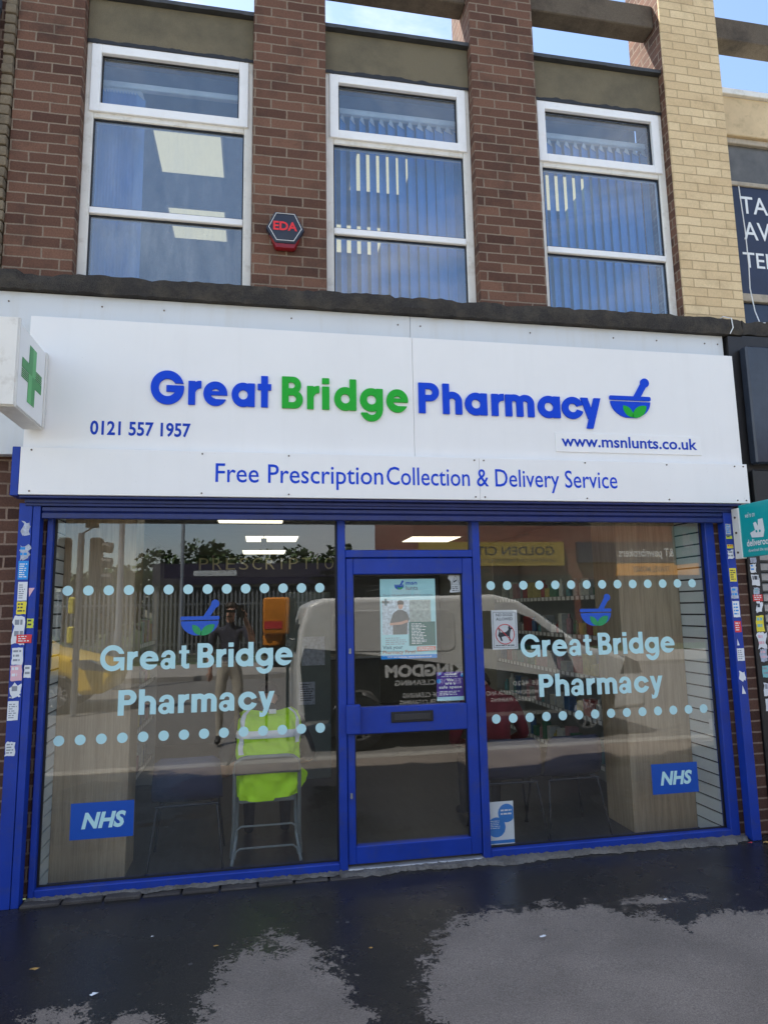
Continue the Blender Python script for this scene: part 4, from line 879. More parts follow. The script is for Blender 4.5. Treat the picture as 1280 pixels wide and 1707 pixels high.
bars(m, 1.58, 1.715, 1.336, 1, .01, .006, yy - .0004, 9, mn=.95); flat('print_line', m, 'ink', t)
m = MB(); ccx, ccz, rr = 1.648, 1.414, .066
m.tube([(ccx + rr * math.cos(k * math.pi / 18), yy - .0012, ccz + rr * math.sin(k * math.pi / 18)) for k in range(36)], .0028, 5, closed=True); m.tube([(ccx - rr * .7, yy - .0012, ccz + rr * .7), (ccx + rr * .7, yy - .0012, ccz - rr * .7)], .0028, 5); flat('prohibition_ring', m, 's_red', t)
t = sheet('leaflet', 'white leaflet with two blue discs at the foot of the window beside the door', 'leaflet', 1.476, 1.654, .072, .336, .0085)
m = MB()
for (a, b, rr, cl) in ((1.605, .262, .058, .1), (1.533, .178, .062, .1)):
    pts = []
    for k in range(30):
        q = k * 2 * math.pi / 30; px_ = min(max(a + rr * math.cos(q), 1.478), 1.652); pts.append((px_, b + rr * math.sin(q)))
    pq(m, pts, 0, .0083 - (.0002 if rr > .06 else 0))
m.quad((1.476, .0082, .078), (1.654, .0082, .078), (1.654, .0082, .098), (1.476, .0082, .098)); flat('disc_print', m, mat('leaflet_blue', (.03, .22, .62), .5), t)
m = MB(); bars(m, 1.565, 1.645, .275, 2, .022, .010, .0078, 12, mn=.9); bars(m, 1.49, 1.585, .215, 5, .011, .004, .0078, 13); flat('print_line', m, 'white', t)
# small white box label at the left foot of the window
# ---- stickers on the posts
def sticker(x0, x1, z0, z1, y, mt, label, ragged=0.0, lines=0, ink='ink', seed=0, tri=False, cat='sticker', shear=0.0, group='stickers on the posts'):
    r = random.Random(seed + 77); k = 5; pts = []
    if tri: pts = [(x0, z1), (x1 if seed % 2 == 0 else x0 + .3 * (x1 - x0), z1), (x1, z0) if seed % 2 else (x0, z0)]; pts = [(x0, z0), (x1, z0), (x0 + .25 * (x1 - x0), z1)] if seed % 2 else [(x0, z1), (x0 + .1 * (x1 - x0), z0), (x1, z1)]
    else:
        for (ax, az, bx, bz) in ((x0, z0, x1, z0), (x1, z0, x1, z1), (x1, z1, x0, z1), (x0, z1, x0, z0)):
            for i in range(k):
                u = i / k; j = ragged * min(x1 - x0, z1 - z0); pts.append((ax + (bx - ax) * u + r.uniform(-j, j), az + (bz - az) * u + r.uniform(-j, j)))
    m = MB(); vs_, fs_ = fill([pts], .0004); m.add([(a, y - .0005 - c, b) for a, b, c in vs_], fs_)
    if lines:
        w_ = x1 - x0; n = lines; dz = (z1 - z0) * .8 / n; bars(m, x0 + w_ * .12, x1 - w_ * .12, z1 - (z1 - z0) * .15 - dz * .4, n, dz, dz * .45, y - .0014, seed, 1, .6)
    flat('sticker', m, [mt, ink], label=label, cat=cat, group=group)
YG = -.1262
LS = [(-1.38, -1.335, 2.066, 2.149, 's_residue', 'torn grey paper residue, topmost on the blue post by the cross sign', .22, 0, 'ink'), (-1.391, -1.335, 1.927, 2.009, 's_residue', 'torn white sticker with blue remains, second from top of the post by the cross sign', .2, 2, 's_blue'),
 (-1.390, -1.335, 1.808, 1.917, 's_blue', 'bright blue sticker with white print on the blue post by the cross sign', 0, 7, 'white'), (-1.385, -1.334, 1.685, 1.794, 'paper', 'white notice of grey text above the yellow sticker on the post by the cross sign', 0, 7, 'grey_ink'),
 (-1.386, -1.334, 1.606, 1.679, 's_yellow', 'yellow sticker with black print on the blue post by the cross sign', .03, 3, 'ink'), (-1.398, -1.334, 1.434, 1.596, 'paper', 'large torn white sticker above the red sticker on the post by the cross sign', .12, 2, 'grey_ink'),
 (-1.396, -1.336, 1.319, 1.414, 'paper', 'white sticker under the red sticker on the post by the cross sign', .04, 3, 'grey_ink'), (-1.398, -1.337, 1.228, 1.316, 's_pink', 'faded pink sticker low on the blue post by the cross sign', .05, 2, 'paper'),
 (-1.392, -1.337, 1.13, 1.207, 'paper', 'torn white sticker below the faded pink one on the post by the cross sign', .25, 1, 'grey_ink'), (-1.402, -1.344, 1.008, 1.115, 'paper', 'white text notice, second from bottom of the post by the cross sign', .02, 7, 'grey_ink'), (-1.401, -1.350, .815, .89, 'paper', 'small slanted white sticker, lowest on the blue post by the cross sign', .08, 4, 'grey_ink')]
for i, s in enumerate(LS): sticker(s[0], s[1], s[2], s[3], YG, s[4], s[5], s[6], s[7], s[8], i)
sticker(-1.326, -1.295, 1.706, 1.758, -.1242, 's_pink', 'small pink triangular scrap on the inner strip of the post by the cross sign', tri=True, seed=0)
sticker(-1.326, -1.291, 1.525, 1.581, -.1242, 's_lime', 'small yellow green sticker on the inner strip of the post by the cross sign', .05, 2, 'ink', 3)
sticker(-1.376, -1.294, 1.44, 1.488, -.1285, 's_red', 'red sticker with white print across the blue post by the cross sign', .02, 3, 'white', 4)
sticker(-1.326, -1.289, 1.243, 1.314, -.1242, 'paper', 'small white sticker on the inner strip beside the faded pink one', .05, 2, 'grey_ink', 5)
RS = [(3.303, 3.345, 2.085, 2.163, 's_residue', 'grey and white striped label, topmost on the blue post by the teal sign', .03, 4, 's_blue'), (3.301, 3.35, 2.054, 2.076, 's_lime', 'small lime strip sticker near the top of the post by the teal sign', .02, 1, 'ink'), (3.302, 3.352, 1.985, 2.013, 's_yellow', 'small yellow strip sticker near the top of the post by the teal sign', .02, 1, 's_red'),
 (3.305, 3.35, 1.91, 1.972, 'paper', 'rounded white sticker high on the blue post by the teal sign', .12, 2, 'grey_ink'), (3.302, 3.356, 1.747, 1.843, 's_yellow', 'large yellow sticker with black print on the blue post by the teal sign', 0, 5, 'ink'), (3.302, 3.355, 1.627, 1.709, 's_residue', 'torn blue and white sticker below the large yellow one', .08, 2, 's_blue'),
 (3.303, 3.357, 1.496, 1.609, 'paper', 'tall white sticker with a blue picture on the post by the teal sign', .02, 4, 's_blue'), (3.304, 3.357, 1.391, 1.469, 's_red', 'red sticker with white print on the blue post by the teal sign', .02, 4, 'white'), (3.304, 3.36, 1.193, 1.279, 'paper', 'white sticker of grey lines in the middle of the post by the teal sign', .02, 5, 'grey_ink'), (3.307, 3.352, 1.057, 1.122, 'paper', 'torn plain white sticker low on the blue post by the teal sign', .2, 0, 'ink')]
for i, s in enumerate(RS): sticker(s[0], s[1], s[2], s[3], YG, s[4], s[5], s[6], s[7], s[8], i + 20)
sticker(3.315, 3.345, .968, 1.025, YG, 'paper', 'white triangular scrap, lowest on the blue post by the teal sign', tri=True, seed=41)
sticker(3.312, 3.33, 1.30, 1.345, YG, 'paper', 'tiny white triangular scrap under the red sticker', tri=True, seed=43)
BS = [(3.538, 3.588, 1.885, 1.923, 's_residue', 'grey white sticker directly under the teal sign on the black post', .05, 0, 'ink'), (3.529, 3.579, 1.815, 1.877, 'paper', 'white sticker with a blue crest on the black post', .1, 2, 's_blue'), (3.534, 3.597, 1.719, 1.799, 'paper', 'white sticker with pinched sides on the black post', .06, 1, 'ink'), (3.543, 3.59, 1.654, 1.702, 's_residue', 'small grey sticker just above the red one on the black post', .1, 2, 's_teal'),
 (3.53, 3.609, 1.606, 1.654, 's_red', 'red sticker with white print on the black post', .02, 3, 'white'), (3.552, 3.60, 1.522, 1.597, 'paper', 'crumpled white scrap below the red sticker on the black post', .25, 1, 'ink'), (3.537, 3.601, 1.387, 1.503, 's_yellow', 'yellow sticker with a pale blue foot on the black post', .06, 2, 's_teal'), (3.533, 3.607, 1.268, 1.376, 'paper', 'large torn white and pink sticker on the black post', .15, 2, 's_pink'),
 (3.544, 3.602, 1.175, 1.263, 's_residue', 'faded pinkish grey sticker on the black post', .12, 2, 's_pink'), (3.55, 3.614, 1.065, 1.145, 's_teal', 'pale teal sticker low on the black post', .04, 2, 'grey_ink'), (3.55, 3.619, .936, 1.027, 'paper', 'white sticker below the pale teal one on the black post', .08, 1, 'grey_ink'), (3.55, 3.617, .832, .915, 'paper', 'lowest white sticker on the black post', .05, 0, 'ink')]
for i, s in enumerate(BS): sticker(s[0], s[1], s[2], s[3], -.0555, s[4], s[5], s[6], s[7], s[8], i + 50)

# ================================================================== INSIDE THE SHOP
def slatwall(x, face, label):
    t = root('slatwall_panel', label, 'wall panel', (x, .17, 0)); m = MB(); m.box(min(x, x - face * .02), max(x, x - face * .02), .03, .70, -.04, 2.49); flat('backing', m, 'groove', t)
    m = MB(); z = -.035
    while z < 2.45: m.box(min(x, x + face * .012), max(x, x + face * .012), .03, .70, z, z + .0745); z += .0865
    flat('slat', m, 'slat', t)
slatwall(-1.275, 1, 'white slatted wall panel beside the oak column behind the folding chair window'); slatwall(3.215, -1, 'white slatted wall panel beside the oak column behind the leaflet window')
m = MB(); m.box(-1.262, -.812, .325, .62, -.04, 2.49); obj('wood_column', m, 'oak', bevel=.003, label='oak laminate column near the navy plastic chair', cat='column')
m = MB(); m.box(2.690, 3.200, .325, .70, -.04, 2.49); obj('wood_column', m, 'oak', bevel=.003, label='oak laminate column near the empty slate plastic chair', cat='column')
m = MB(); m.box(3.19, 3.2, .04, .09, .7, .77); obj('wall_socket', m, 'white', bevel=.003, label='white wall socket on the slatted panel near the slate chairs', cat='socket')
m = MB(); m.box(-1.262, -1.252, .06, .14, .36, .45); obj('wall_socket', m, 'white', bevel=.003, label='white wall socket on the slatted panel near the navy chair', cat='socket')
t = root('partition', 'grey green partition with paper notices near the door', 'partition', (.48, 2.5, -.04))
m = MB(); m.box(.27, .72, 2.5, 2.56, -.04, 1.78); obj('board', m, mat('partition_grey', (.13, .16, .15), .6), t, bevel=.004)
m = MB(); m.box(.43, .66, 2.492, 2.497, 1.05, 1.335); flat('paper_notice', m, 's_residue', t); m = MB(); m.box(.40, .56, 2.492, 2.497, .67, .89); bars(m, .415, .545, .86, 8, .022, .01, 2.489, 3, 1); flat('paper_notice', m, ['s_residue', 'ink'], t)
t = root('prescription_counter', 'dark pharmacy counter with an overhead prescriptions panel at the back', 'counter', (.3, 5.0, 0))
m = MB(); m.box(-1.25, 1.8, 5.0, 5.12, 2.06, 2.365); flat('overhead_panel', m, mat('panel_charcoal', (.045, .047, .045), .6), t)
m = MB(); x = -.80
for ch in 'PRESCRIPTIONS':
    w_ = .055 if ch == 'I' else .125; put_text(m, ch, (0, 5.0, 0), *XZ, x + (.03 if ch == 'I' else 0), x + (.03 if ch == 'I' else 0) + (.02 if ch == 'I' else w_), 2.165, .165, .004, offset=-.005); x += .178 if ch != 'I' else .14
flat('lettering', m, mat('pale_gold_letter', (.85, .80, .50), .5), t)
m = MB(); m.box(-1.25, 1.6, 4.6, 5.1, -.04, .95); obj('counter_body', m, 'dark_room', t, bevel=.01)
m = MB(); m.box(-1.28, 1.63, 4.55, 5.12, .95, .99); obj('counter_top', m, 'steel', t, bevel=.005)
m = MB(); m.box(.02, .09, 3.7, 3.71, 2.34, 2.46); m.tube([(.055, 3.705, 2.46), (.055, 3.705, 2.5)], .004, 6); obj('hanging_sign', m, 'black', label='small dark hanging sign below the shop ceiling lights', cat='sign')
PAL = [('white', (.5, .52, .5)), ('white', (.5, .52, .5)), ('grey', (.25, .27, .28)), ('blue', (.05, .12, .26)), ('red', (.30, .05, .05)), ('green', (.07, .20, .12)), ('yellow', (.42, .36, .12)), ('pink', (.42, .24, .27)), ('teal', (.10, .26, .28))]
PM = {n: mat('packaging_' + n, c, .45, var=.2, scale=30) for n, c in PAL}
def shelving(x0, x1, y0, y1, label, key, levels, face):
    t = root('wall_shelving', label, 'shelving', ((x0 + x1) / 2, (y0 + y1) / 2, -.04)); m = MB(); bx = x1 - .02 if face < 0 else x0
    m.box(bx, bx + .02, y0, y1, -.04, 2.2); m.box(x0, x1, y0, y0 + .025, -.04, 2.2); m.box(x0, x1, y1 - .025, y1, -.04, 2.2); flat('frame', m, 'room', t)
    for z in levels:
        m = MB(); m.box(x0 + .002, x1 - .021, y0 + .026, y1 - .026, z - .02, z); e = x0 if face < 0 else x1 - .021; m.box(e - .004, e + .004, y0 + .026, y1 - .026, z - .035, z + .008); sh_ = flat('shelf', m, 'steel', t)
        m = MB(); yy_ = y0 + .08
        while yy_ < y1 - .12: m.box(e - .0055 if face < 0 else e + .0045, e - .0045 if face < 0 else e + .0055, yy_, yy_ + .06, z - .03, z + .004); yy_ += .095
        flat('price_strip', m, 'paper', sh_)
    r = random.Random(key)
    for li, z in enumerate(levels):
        y = y0 + .06
        while y < y1 - .16:
            n, c = r.choice(PAL); w_ = r.uniform(.07, .15); h = r.uniform(.09, .22); d = r.uniform(.06, .11); e = x0 + .015 if face < 0 else x1 - .035 - d; m = MB()
            if r.random() < .35:
                rr = min(w_, d) * .42; cx_, cy_ = e + d / 2, y + w_ / 2; m.tube([(cx_, cy_, z), (cx_, cy_, z + h * .72), (cx_, cy_, z + h * .8), (cx_, cy_, z + h)], [rr, rr, rr * .45, rr * .45], 10); nm = 'bottle'
            else: m.box(e, e + d, y, y + w_, z, z + h); nm = 'carton'
            obj(nm, m, PM[n], bevel=.003 if nm == 'carton' else 0, label='%s %s on the %s shelf behind the %s' % (n, nm, ('lowest', 'second lowest', 'third', 'fourth', 'topmost')[li], 'slate chairs' if face < 0 else 'navy chair'), cat=nm, group='%s %ss on the %s shelf behind the %s' % (n, nm, ('lowest', 'second lowest', 'third', 'fourth', 'topmost')[li], 'slate chairs' if face < 0 else 'navy chair'))
            y += w_ + r.uniform(.01, .05)
shelving(2.86, 3.22, .95, 3.6, 'long metal shelving full of packets behind the slate chairs', 4, (.25, .62, .98, 1.33, 1.68), -1)
shelving(-1.27, -.98, .9, 2.7, 'metal shelving with packets behind the navy chair', 9, (.25, .62, .98, 1.33), 1)
# folding chair with the seated man
ch = root('folding_chair', 'grey metal folding chair under the seated man in the bright vest', 'chair', (.066, .45, -.04))
def arcpts(pts): return pts
fr = MB(); hw = .213; cx = .066
side = lambda s: [(cx + s * (hw + .018), .50, -.04), (cx + s * (hw + .004), .44, .20), (cx + s * hw, .36, .40), (cx + s * (hw - .002), .315, .56), (cx + s * (hw - .012), .30, .615), (cx + s * (hw - .045), .295, .640), (cx + s * (hw - .08), .293, .646)]
fr.tube(side(-1) + side(1)[::-1], .0125, 10); obj('frame', fr, 'chair_grey', ch)
m = MB(); n = 10
for (ya_, k) in ((.285, 0), (.300, 1)): pass
vsp = []
for i in range(n + 1):
    u = -1 + 2 * i / n; x = cx + u * (hw - .006); bow = .018 * (1 - u * u); zt = .646 - .035 * max(0, abs(u) - .75) / .25
    vsp += [(x, .290 + bow, .535), (x, .283 + bow, .59), (x, .286 + bow, zt), (x, .298 + bow, zt), (x, .300 + bow, .535)]
m.add(vsp, [(i * 5 + k, i * 5 + (k + 1) % 5, (i + 1) * 5 + (k + 1) % 5, (i + 1) * 5 + k) for i in range(n) for k in range(5)] + [tuple(range(5)), tuple(n * 5 + k for k in range(5))]); obj('backrest', m, 'chair_back', ch)
m = MB(); m.box(cx - .185, cx + .185, .37, .72, .335, .385); obj('seat', m, 'chair_grey', ch, bevel=.018, seg=3)
for s in (-1, 1):
    m = MB(); m.tube([(cx + s * .195, .66, .36), (cx + s * .20, .46, .1), (cx + s * .225, .345, -.04)], .0115, 10); obj('leg', m, 'chair_grey', ch)
for (y_, z_, w2, d) in ((.375, .055, .207, .06), (.45, .17, .205, .05)):
    m = MB(); m.tube([(cx - w2, y_, z_ - d), (cx - w2 + .008, y_, z_ - .02), (cx - w2 + .035, y_, z_), (cx + w2 - .035, y_, z_), (cx + w2 - .008, y_, z_ - .02), (cx + w2, y_, z_ - d)], .007, 8); obj('rung', m, 'chair_grey', ch)
# people: one continuous skinned body each
def person(name, label, loc, nodes, edges, zones, mats, cat='person', sub=2):
    """nodes: key -> (x, y, z, r) or (x, y, z, rx, ry); zones(face centre) -> material slot"""
    t = root(name, label, cat, loc)
    keys = list(nodes); me = bpy.data.meshes.new('body_skeleton'); me.from_pydata([nodes[k][:3] for k in keys], [(keys.index(a), keys.index(b)) for a, b in edges], [])
    o = bpy.data.objects.new('body_skeleton', me); COL.objects.link(o); sk = o.modifiers.new('skin', 'SKIN'); sk.use_smooth_shade = True; sk.branch_smoothing = .6
    for k, d in zip(keys, me.skin_vertices[0].data):
        n = nodes[k]; d.radius = (n[3], n[4] if len(n) > 4 else n[3]); d.use_root = (k == keys[0])
    sb = o.modifiers.new('sub', 'SUBSURF'); sb.levels = sub; sb.render_levels = sub
    vs, fs, d = eval_mesh(o); A = np.array(vs)
    m = MB(); m.v = [tuple(v) for v in A]; m.f = fs; m.m = [zones(A[list(f)].mean(0)) for f in fs]
    b = obj('body', m, mats, t, smooth=180); return t
def hand(nodes, edges, key, p, d, side, r=.008):
    """palm and five fingers from the wrist KEY at p, along d"""
    p = Vector(p); d = Vector(d).normalized(); s = d.cross(Vector((0, 0, 1))).normalized() * side; up = s.cross(d) * side
    pm = p + d * .05; nodes[key + 'palm'] = (*pm, .022, .03); edges.append((key, key + 'palm'))
    for i, (o_, L) in enumerate(((-.026, .06), (-.009, .072), (.009, .068), (.025, .052))):
        a = pm + d * .028 + s * o_; b_ = a + d * L * .55 - up * .01; c_ = b_ + d * L * .4 - up * .028
        nodes[key + 'k%d' % i] = (*a, r * 1.15); nodes[key + 'm%d' % i] = (*b_, r); nodes[key + 't%d' % i] = (*c_, r * .85); edges += [(key + 'palm', key + 'k%d' % i), (key + 'k%d' % i, key + 'm%d' % i), (key + 'm%d' % i, key + 't%d' % i)]
    a = pm - s * .036 - d * .005; b_ = a - s * .018 + d * .035 - up * .012; nodes[key + 'th'] = (*a, r * 1.2); nodes[key + 'tt'] = (*b_, r); edges += [(key + 'palm', key + 'th'), (key + 'th', key + 'tt')]
def seated(cx, y0, z_seat, lean=0.0, tw=0.0):
    n = {'hip': (cx, y0 + .05, z_seat + .07, .135, .105), 'belly': (cx + lean * .3, y0 + .02, z_seat + .24, .135, .10), 'chest': (cx + lean * .7, y0 + .03, z_seat + .42, .15, .10), 'nb': (cx + lean, y0 + .09, z_seat + .555, .06), 'neck': (cx + lean, y0 + .16, z_seat + .575, .052), 'head': (cx + lean, y0 + .25, z_seat + .58, .075, .085), 'brow': (cx + lean, y0 + .31, z_seat + .57, .07, .075), 'crown': (cx + lean, y0 + .355, z_seat + .575, .04)}
    e = [('hip', 'belly'), ('belly', 'chest'), ('chest', 'nb'), ('nb', 'neck'), ('neck', 'head'), ('head', 'brow'), ('brow', 'crown')]
    for s, k in ((-1, 'l'), (1, 'r')):
        n[k + 'sh'] = (cx + lean * .9 + s * .175, y0 + .06, z_seat + .50, .066); n[k + 'el'] = (cx + lean * .6 + s * .275, y0 + .10, z_seat + .24, .048); n[k + 'fa'] = (cx + lean * .5 + s * .235, y0 + .24, z_seat + .17, .04); n[k + 'wr'] = (cx + s * .15, y0 + .36, z_seat + .15, .028)
        e += [('chest', k + 'sh'), (k + 'sh', k + 'el'), (k + 'el', k + 'fa'), (k + 'fa', k + 'wr')]; hand(n, e, k + 'wr', n[k + 'wr'][:3], (-s * .4, 1, -.1), s)
        n[k + 'th'] = (cx + s * .095, y0 + .12, z_seat + .07, .085); n[k + 'kn'] = (cx + s * .13, y0 + .46, z_seat + .07, .06); n[k + 'ca'] = (cx + s * .13, y0 + .47, z_seat - .14, .05); n[k + 'an'] = (cx + s * .13, y0 + .48, .02, .036); n[k + 'to'] = (cx + s * .14, y0 + .62, -.005, .034)
        e += [('hip', k + 'th'), (k + 'th', k + 'kn'), (k + 'kn', k + 'ca'), (k + 'ca', k + 'an'), (k + 'an', k + 'to')]
    return n, e
def hair_cap(t, c, r, s, mt='hair', tilt=(0, 0)):
    m = MB(); nu, nv = 18, 8; vs = []
    for j in range(nv + 1):
        th = 1.75 * j / nv
        for i in range(nu):
            ph = 2 * math.pi * i / nu; k = 1 + .03 * math.sin(i * 5 + j * 3); v = Vector((r * s[0] * k * math.sin(th) * math.cos(ph), r * s[1] * k * math.sin(th) * math.sin(ph), r * s[2] * k * math.cos(th)))
            v.rotate(Matrix.Rotation(tilt[0], 3, 'X')); vs.append(Vector(c) + v)
    m.add(vs, [(j * nu + i, j * nu + (i + 1) % nu, (j + 1) * nu + (i + 1) % nu, (j + 1) * nu + i) for j in range(nv) for i in range(nu)]); return obj('hair', m, mt, t, smooth=180)
n_, e_ = seated(.075, .40, .385)
def zman(c):
    x, y, z = c
    if z < .385 + .19 and y > .72 and False: return 1
    if z > .96 and y > .46: return 1
    if .40 < z < .575 and (x < .075 - .19 or x > .075 + .19) and y > .44: return 1
    if .45 < z < .60 and y > .68 and z > .49: return 1
    return 0 if z > .50 else 2
n_['lel'] = (-.225, .47, .60, .052); n_['lfa'] = (-.235, .53, .50, .044); n_['rel'] = (.365, .48, .60, .052)
seat_man = person('person', 'seated person seen from behind in a hi-vis yellow vest with silver stripes', (.075, .5, -.04), n_, e_, zman, ['cloth_sleeve', 'skin', 'cloth_black'])
hair_cap(seat_man, (.075, .675, .985), .098, (.92, 1.0, 1.08), tilt=(-.55, 0))
# hi-vis vest as a shell round the back and sides
def vest_pt(u, v, off=0.0):
    """u -1..1 round the back, v 0 (shoulder) .. 1 (hem)"""
    z = .935 - v * .545
    wv = np.interp(v, [0, .05, .12, .3, .5, .65, .8, 1], [.150, .195, .213, .215, .212, .205, .222, .205]) + off
    dv = np.interp(v, [0, .05, .12, .3, .5, .62, .8, 1], [.05, .095, .125, .130, .10, .085, .065, .055]) + off
    th = u * rad(112); cx_ = .075 + .004 * math.sin(v * 9)
    fold = .0045 * math.sin(u * 15 + v * 9 + 2 * math.sin(v * 7)) * (.35 + v) + .0025 * math.sin(u * 33 - v * 14) + .004 * math.sin(v * 26 + u * 7) * min(1, max(0, (v - .35) * 5)) + .002 * math.sin(v * 41 - u * 19)
    yc = np.interp(v, [0, .1, .5, .62, 1], [.475, .455, .425, .405, .39])
    x = cx_ + (wv + fold) * math.copysign(abs(math.sin(th)) ** .72, th); y = yc - (dv + fold) * math.copysign(abs(math.cos(th)) ** .6, math.cos(th))
    if v > .72 and u > .62: x += .05 * math.sin((v - .72) / .28 * math.pi) * (u - .62) / .38; z -= .0
    if v > .9: z -= .02 * math.cos(u * 2.2) + .018 * (abs(u + .25) < .3)
    if v < .06: z += .02 * min(1, abs(u) * 2.2) - .02
    return (x, y, z)
def shell(u0, u1, v0, v1, nu, nv, off=0.0):
    m = MB(); vs = [vest_pt(u0 + (u1 - u0) * i / nu, v0 + (v1 - v0) * j / nv, off) for j in range(nv + 1) for i in range(nu + 1)]
    return m.add(vs, [(j * (nu + 1) + i, j * (nu + 1) + i + 1, (j + 1) * (nu + 1) + i + 1, (j + 1) * (nu + 1) + i) for j in range(nv) for i in range(nu)])
ve = obj('hi_vis_vest', shell(-1, 1, 0, 1, 110, 80), 'hivis', seat_man, smooth=180)
BASE[ve.name] = BASE[seat_man.name]
for (a, b, c, d) in ((-.52, -.385, .0, .40), (.44, .575, .0, .40), (-1, 1, .235, .325), (-.52, -.40, .325, .52)):
    obj('reflective_stripe', shell(a, b, c, d, 40, 20, .0035 if c != .235 else .005), 'reflective', ve, smooth=180)
m = MB(); m.box(.075 - .0, .075 + .05, .38, .388, .905, .935); obj('collar_label', m, 'white', ve, bevel=.002)
# plastic waiting chairs
def plastic_chair(label, mt, cx, cy, rz):
    t = root('plastic_chair', label, 'chair', (0, 0, -.04), 'plastic waiting chairs'); m = MB(); prof = [(-.225, .70), (-.215, .60), (-.195, .50), (-.17, .44), (-.12, .415), (0, .41), (.14, .42), (.19, .405)]
    vs = []; nu = 10
    for (yy_, zz) in prof:
        for i in range(nu + 1):
            u = -1 + 2 * i / nu; hw_ = .225 - .02 * max(0, (zz - .5) / .2); curve = .022 * u * u
            vs.append((u * hw_, yy_ + (curve if zz > .43 else 0), zz - .04 + (0 if zz > .43 else -.012 * (1 - u * u)) - (.03 * max(0, abs(u) - .8) / .2 if zz > .69 else 0)))
    fs = [(j * (nu + 1) + i, j * (nu + 1) + i + 1, (j + 1) * (nu + 1) + i + 1, (j + 1) * (nu + 1) + i) for j in range(len(prof) - 1) for i in range(nu)]
    m.add(vs, fs); o = obj('shell', m, mt, t, smooth=180); md = o.modifiers.new('thick', 'SOLIDIFY'); md.thickness = .012; md.offset = 0
    for sx in (-1, 1):
        for (yt, yb_) in ((-.13, -.24), (.13, .20)):
            m = MB(); m.tube([(sx * .15, yt, .36), (sx * .19, yt * 1.2, .34), (sx * .235, yb_, -.04)], .0085, 8); obj('leg', m, 'black_metal', t)
    m = MB(); m.tube([(-.2, -.16, .345), (.2, -.16, .345)], .008, 8); obj('crossbar', m, 'black_metal', t)
    t.location = (cx, cy, -.04); t.rotation_euler = (0, 0, rz); BASE[t.name] = Vector(t.location); return t
plastic_chair('empty navy plastic chair with black legs beside the folding chair', 'chair_blue', -.455, .56, .03)
plastic_chair('slate plastic chair carrying the person in maroon, next to the door', 'chair_slate', 1.80, .56, -.04)
plastic_chair('empty slate plastic chair beside the oak column and the shelving', 'chair_slate', 2.27, .56, .02)
n_, e_ = seated(1.735, .47, .41, lean=-.05)
def zw(c):
    if c[2] > 1.02 and c[1] > .56: return 1
    if c[1] > .80 and c[2] > .52: return 1
    return 0 if c[2] > .52 else 2
wo = person('person', 'seated person in a maroon top seen from behind, next to the door', (1.735, .6, -.04), n_, e_, zw, ['cloth_maroon', 'skin', 'cloth_black'])
hair_cap(wo, (1.685, .745, 1.01), .100, (.95, 1.0, 1.08), tilt=(-.55, 0))
# ================================================================== THE STREET BEHIND THE CAMERA (seen in the shop glass)
def wheel(mb_t, mb_r, x, y, z, r, dirn):
    """tyre and spoked rim; axle along y, face towards dirn"""
    n = 28; prof = [(.62, -.095), (.66, -.10), (.97, -.09), (1.0, -.05), (1.0, .05), (.97, .09), (.66, .10), (.62, .095)]
    vs = [(x + r * q * math.cos(2 * math.pi * i / n), y + w_, z + r * q * math.sin(2 * math.pi * i / n)) for i in range(n) for q, w_ in prof]; K = len(prof)
    mb_t.add(vs, [(i * K + k, ((i + 1) % n) * K + k, ((i + 1) % n) * K + k + 1, i * K + k + 1) for i in range(n) for k in range(K - 1)])
    yf = y + dirn * .07
    for k in range(10):
        a = 2 * math.pi * k / 10; mb_r.tube([(x + .05 * math.cos(a), yf + dirn * .015, z + .05 * math.sin(a)), (x + r * .6 * math.cos(a), yf, z + r * .6 * math.sin(a))], .017, 6)
    mb_r.tube([(x + r * .61 * math.cos(2 * math.pi * k / 24), yf, z + r * .61 * math.sin(2 * math.pi * k / 24)) for k in range(24)], .018, 6, closed=True); mb_r.tube([(x, yf - dirn * .02, z), (x, yf + dirn * .03, z)], .055, 12)
van = root('van', 'white cleaning van with a dark lower body and roof rack, reflected in the shop glass', 'van', (2.6, -4.9, -.1))
G0 = -.105; VY = -3.95
prof = [(.47, .25), (.46, .95), (.50, 1.35), (.60, 1.66), (.78, 1.74), (3.0, 1.76), (3.32, 1.68), (3.62, 1.50), (4.22, 1.07), (4.62, .98), (4.92, .84), (5.05, .62), (5.06, .25)]
def arch(cx_, r_): return [(cx_ + r_ * math.cos(a), .22 + r_ * math.sin(a)) for a in [math.pi - k * math.pi / 10 for k in range(11)]][::-1]
out = prof + [p for p in arch(4.22, .37)] + [p for p in arch(1.22, .37)]
m = MB(); m.prism([(a, b) for a, b in out], 'x' if False else 'y', VY - 1.85, VY); obj('body', m, 'van_white', van, bevel=.07, seg=3, smooth=40)
m = MB(); m.prism([(.56, .28), (.50, .95), (.55, 1.14), (.93, 1.10), (2.0, .95), (3.85, .68), (4.60, .64), (4.60, .40), (4.57, .30), (4.50, .43), (4.35, .60), (4.22, .63), (4.08, .60), (3.92, .45), (3.83, .28), (1.62, .28), (1.50, .45), (1.36, .60), (1.22, .63), (1.08, .60), (.92, .45), (.84, .28)], 'y', VY - .01, VY + .004); flat('dark_lower_side', m, 'van_dark', van)  # dark panel over the lower van side, top edge falling towards the front
m = MB(); O = (0, VY + .004, 0); U, V = (-1, 0, 0), (0, 0, 1)
put_text(m, 'KINGDOM', O, U, V, -2.55, -1.54, .765, .135, .002, offset=.05); put_text(m, 'EXTERIOR CLEANING', O, U, V, -2.70, -1.66, .655, .062, .002, offset=.02); put_text(m, 'ROOF CLEANING', O, U, V, -2.33, -1.76, .505, .055, .002, offset=.02); put_text(m, 'GUTTER CLEANING', O, U, V, -2.37, -1.72, .42, .055, .002, offset=.02)
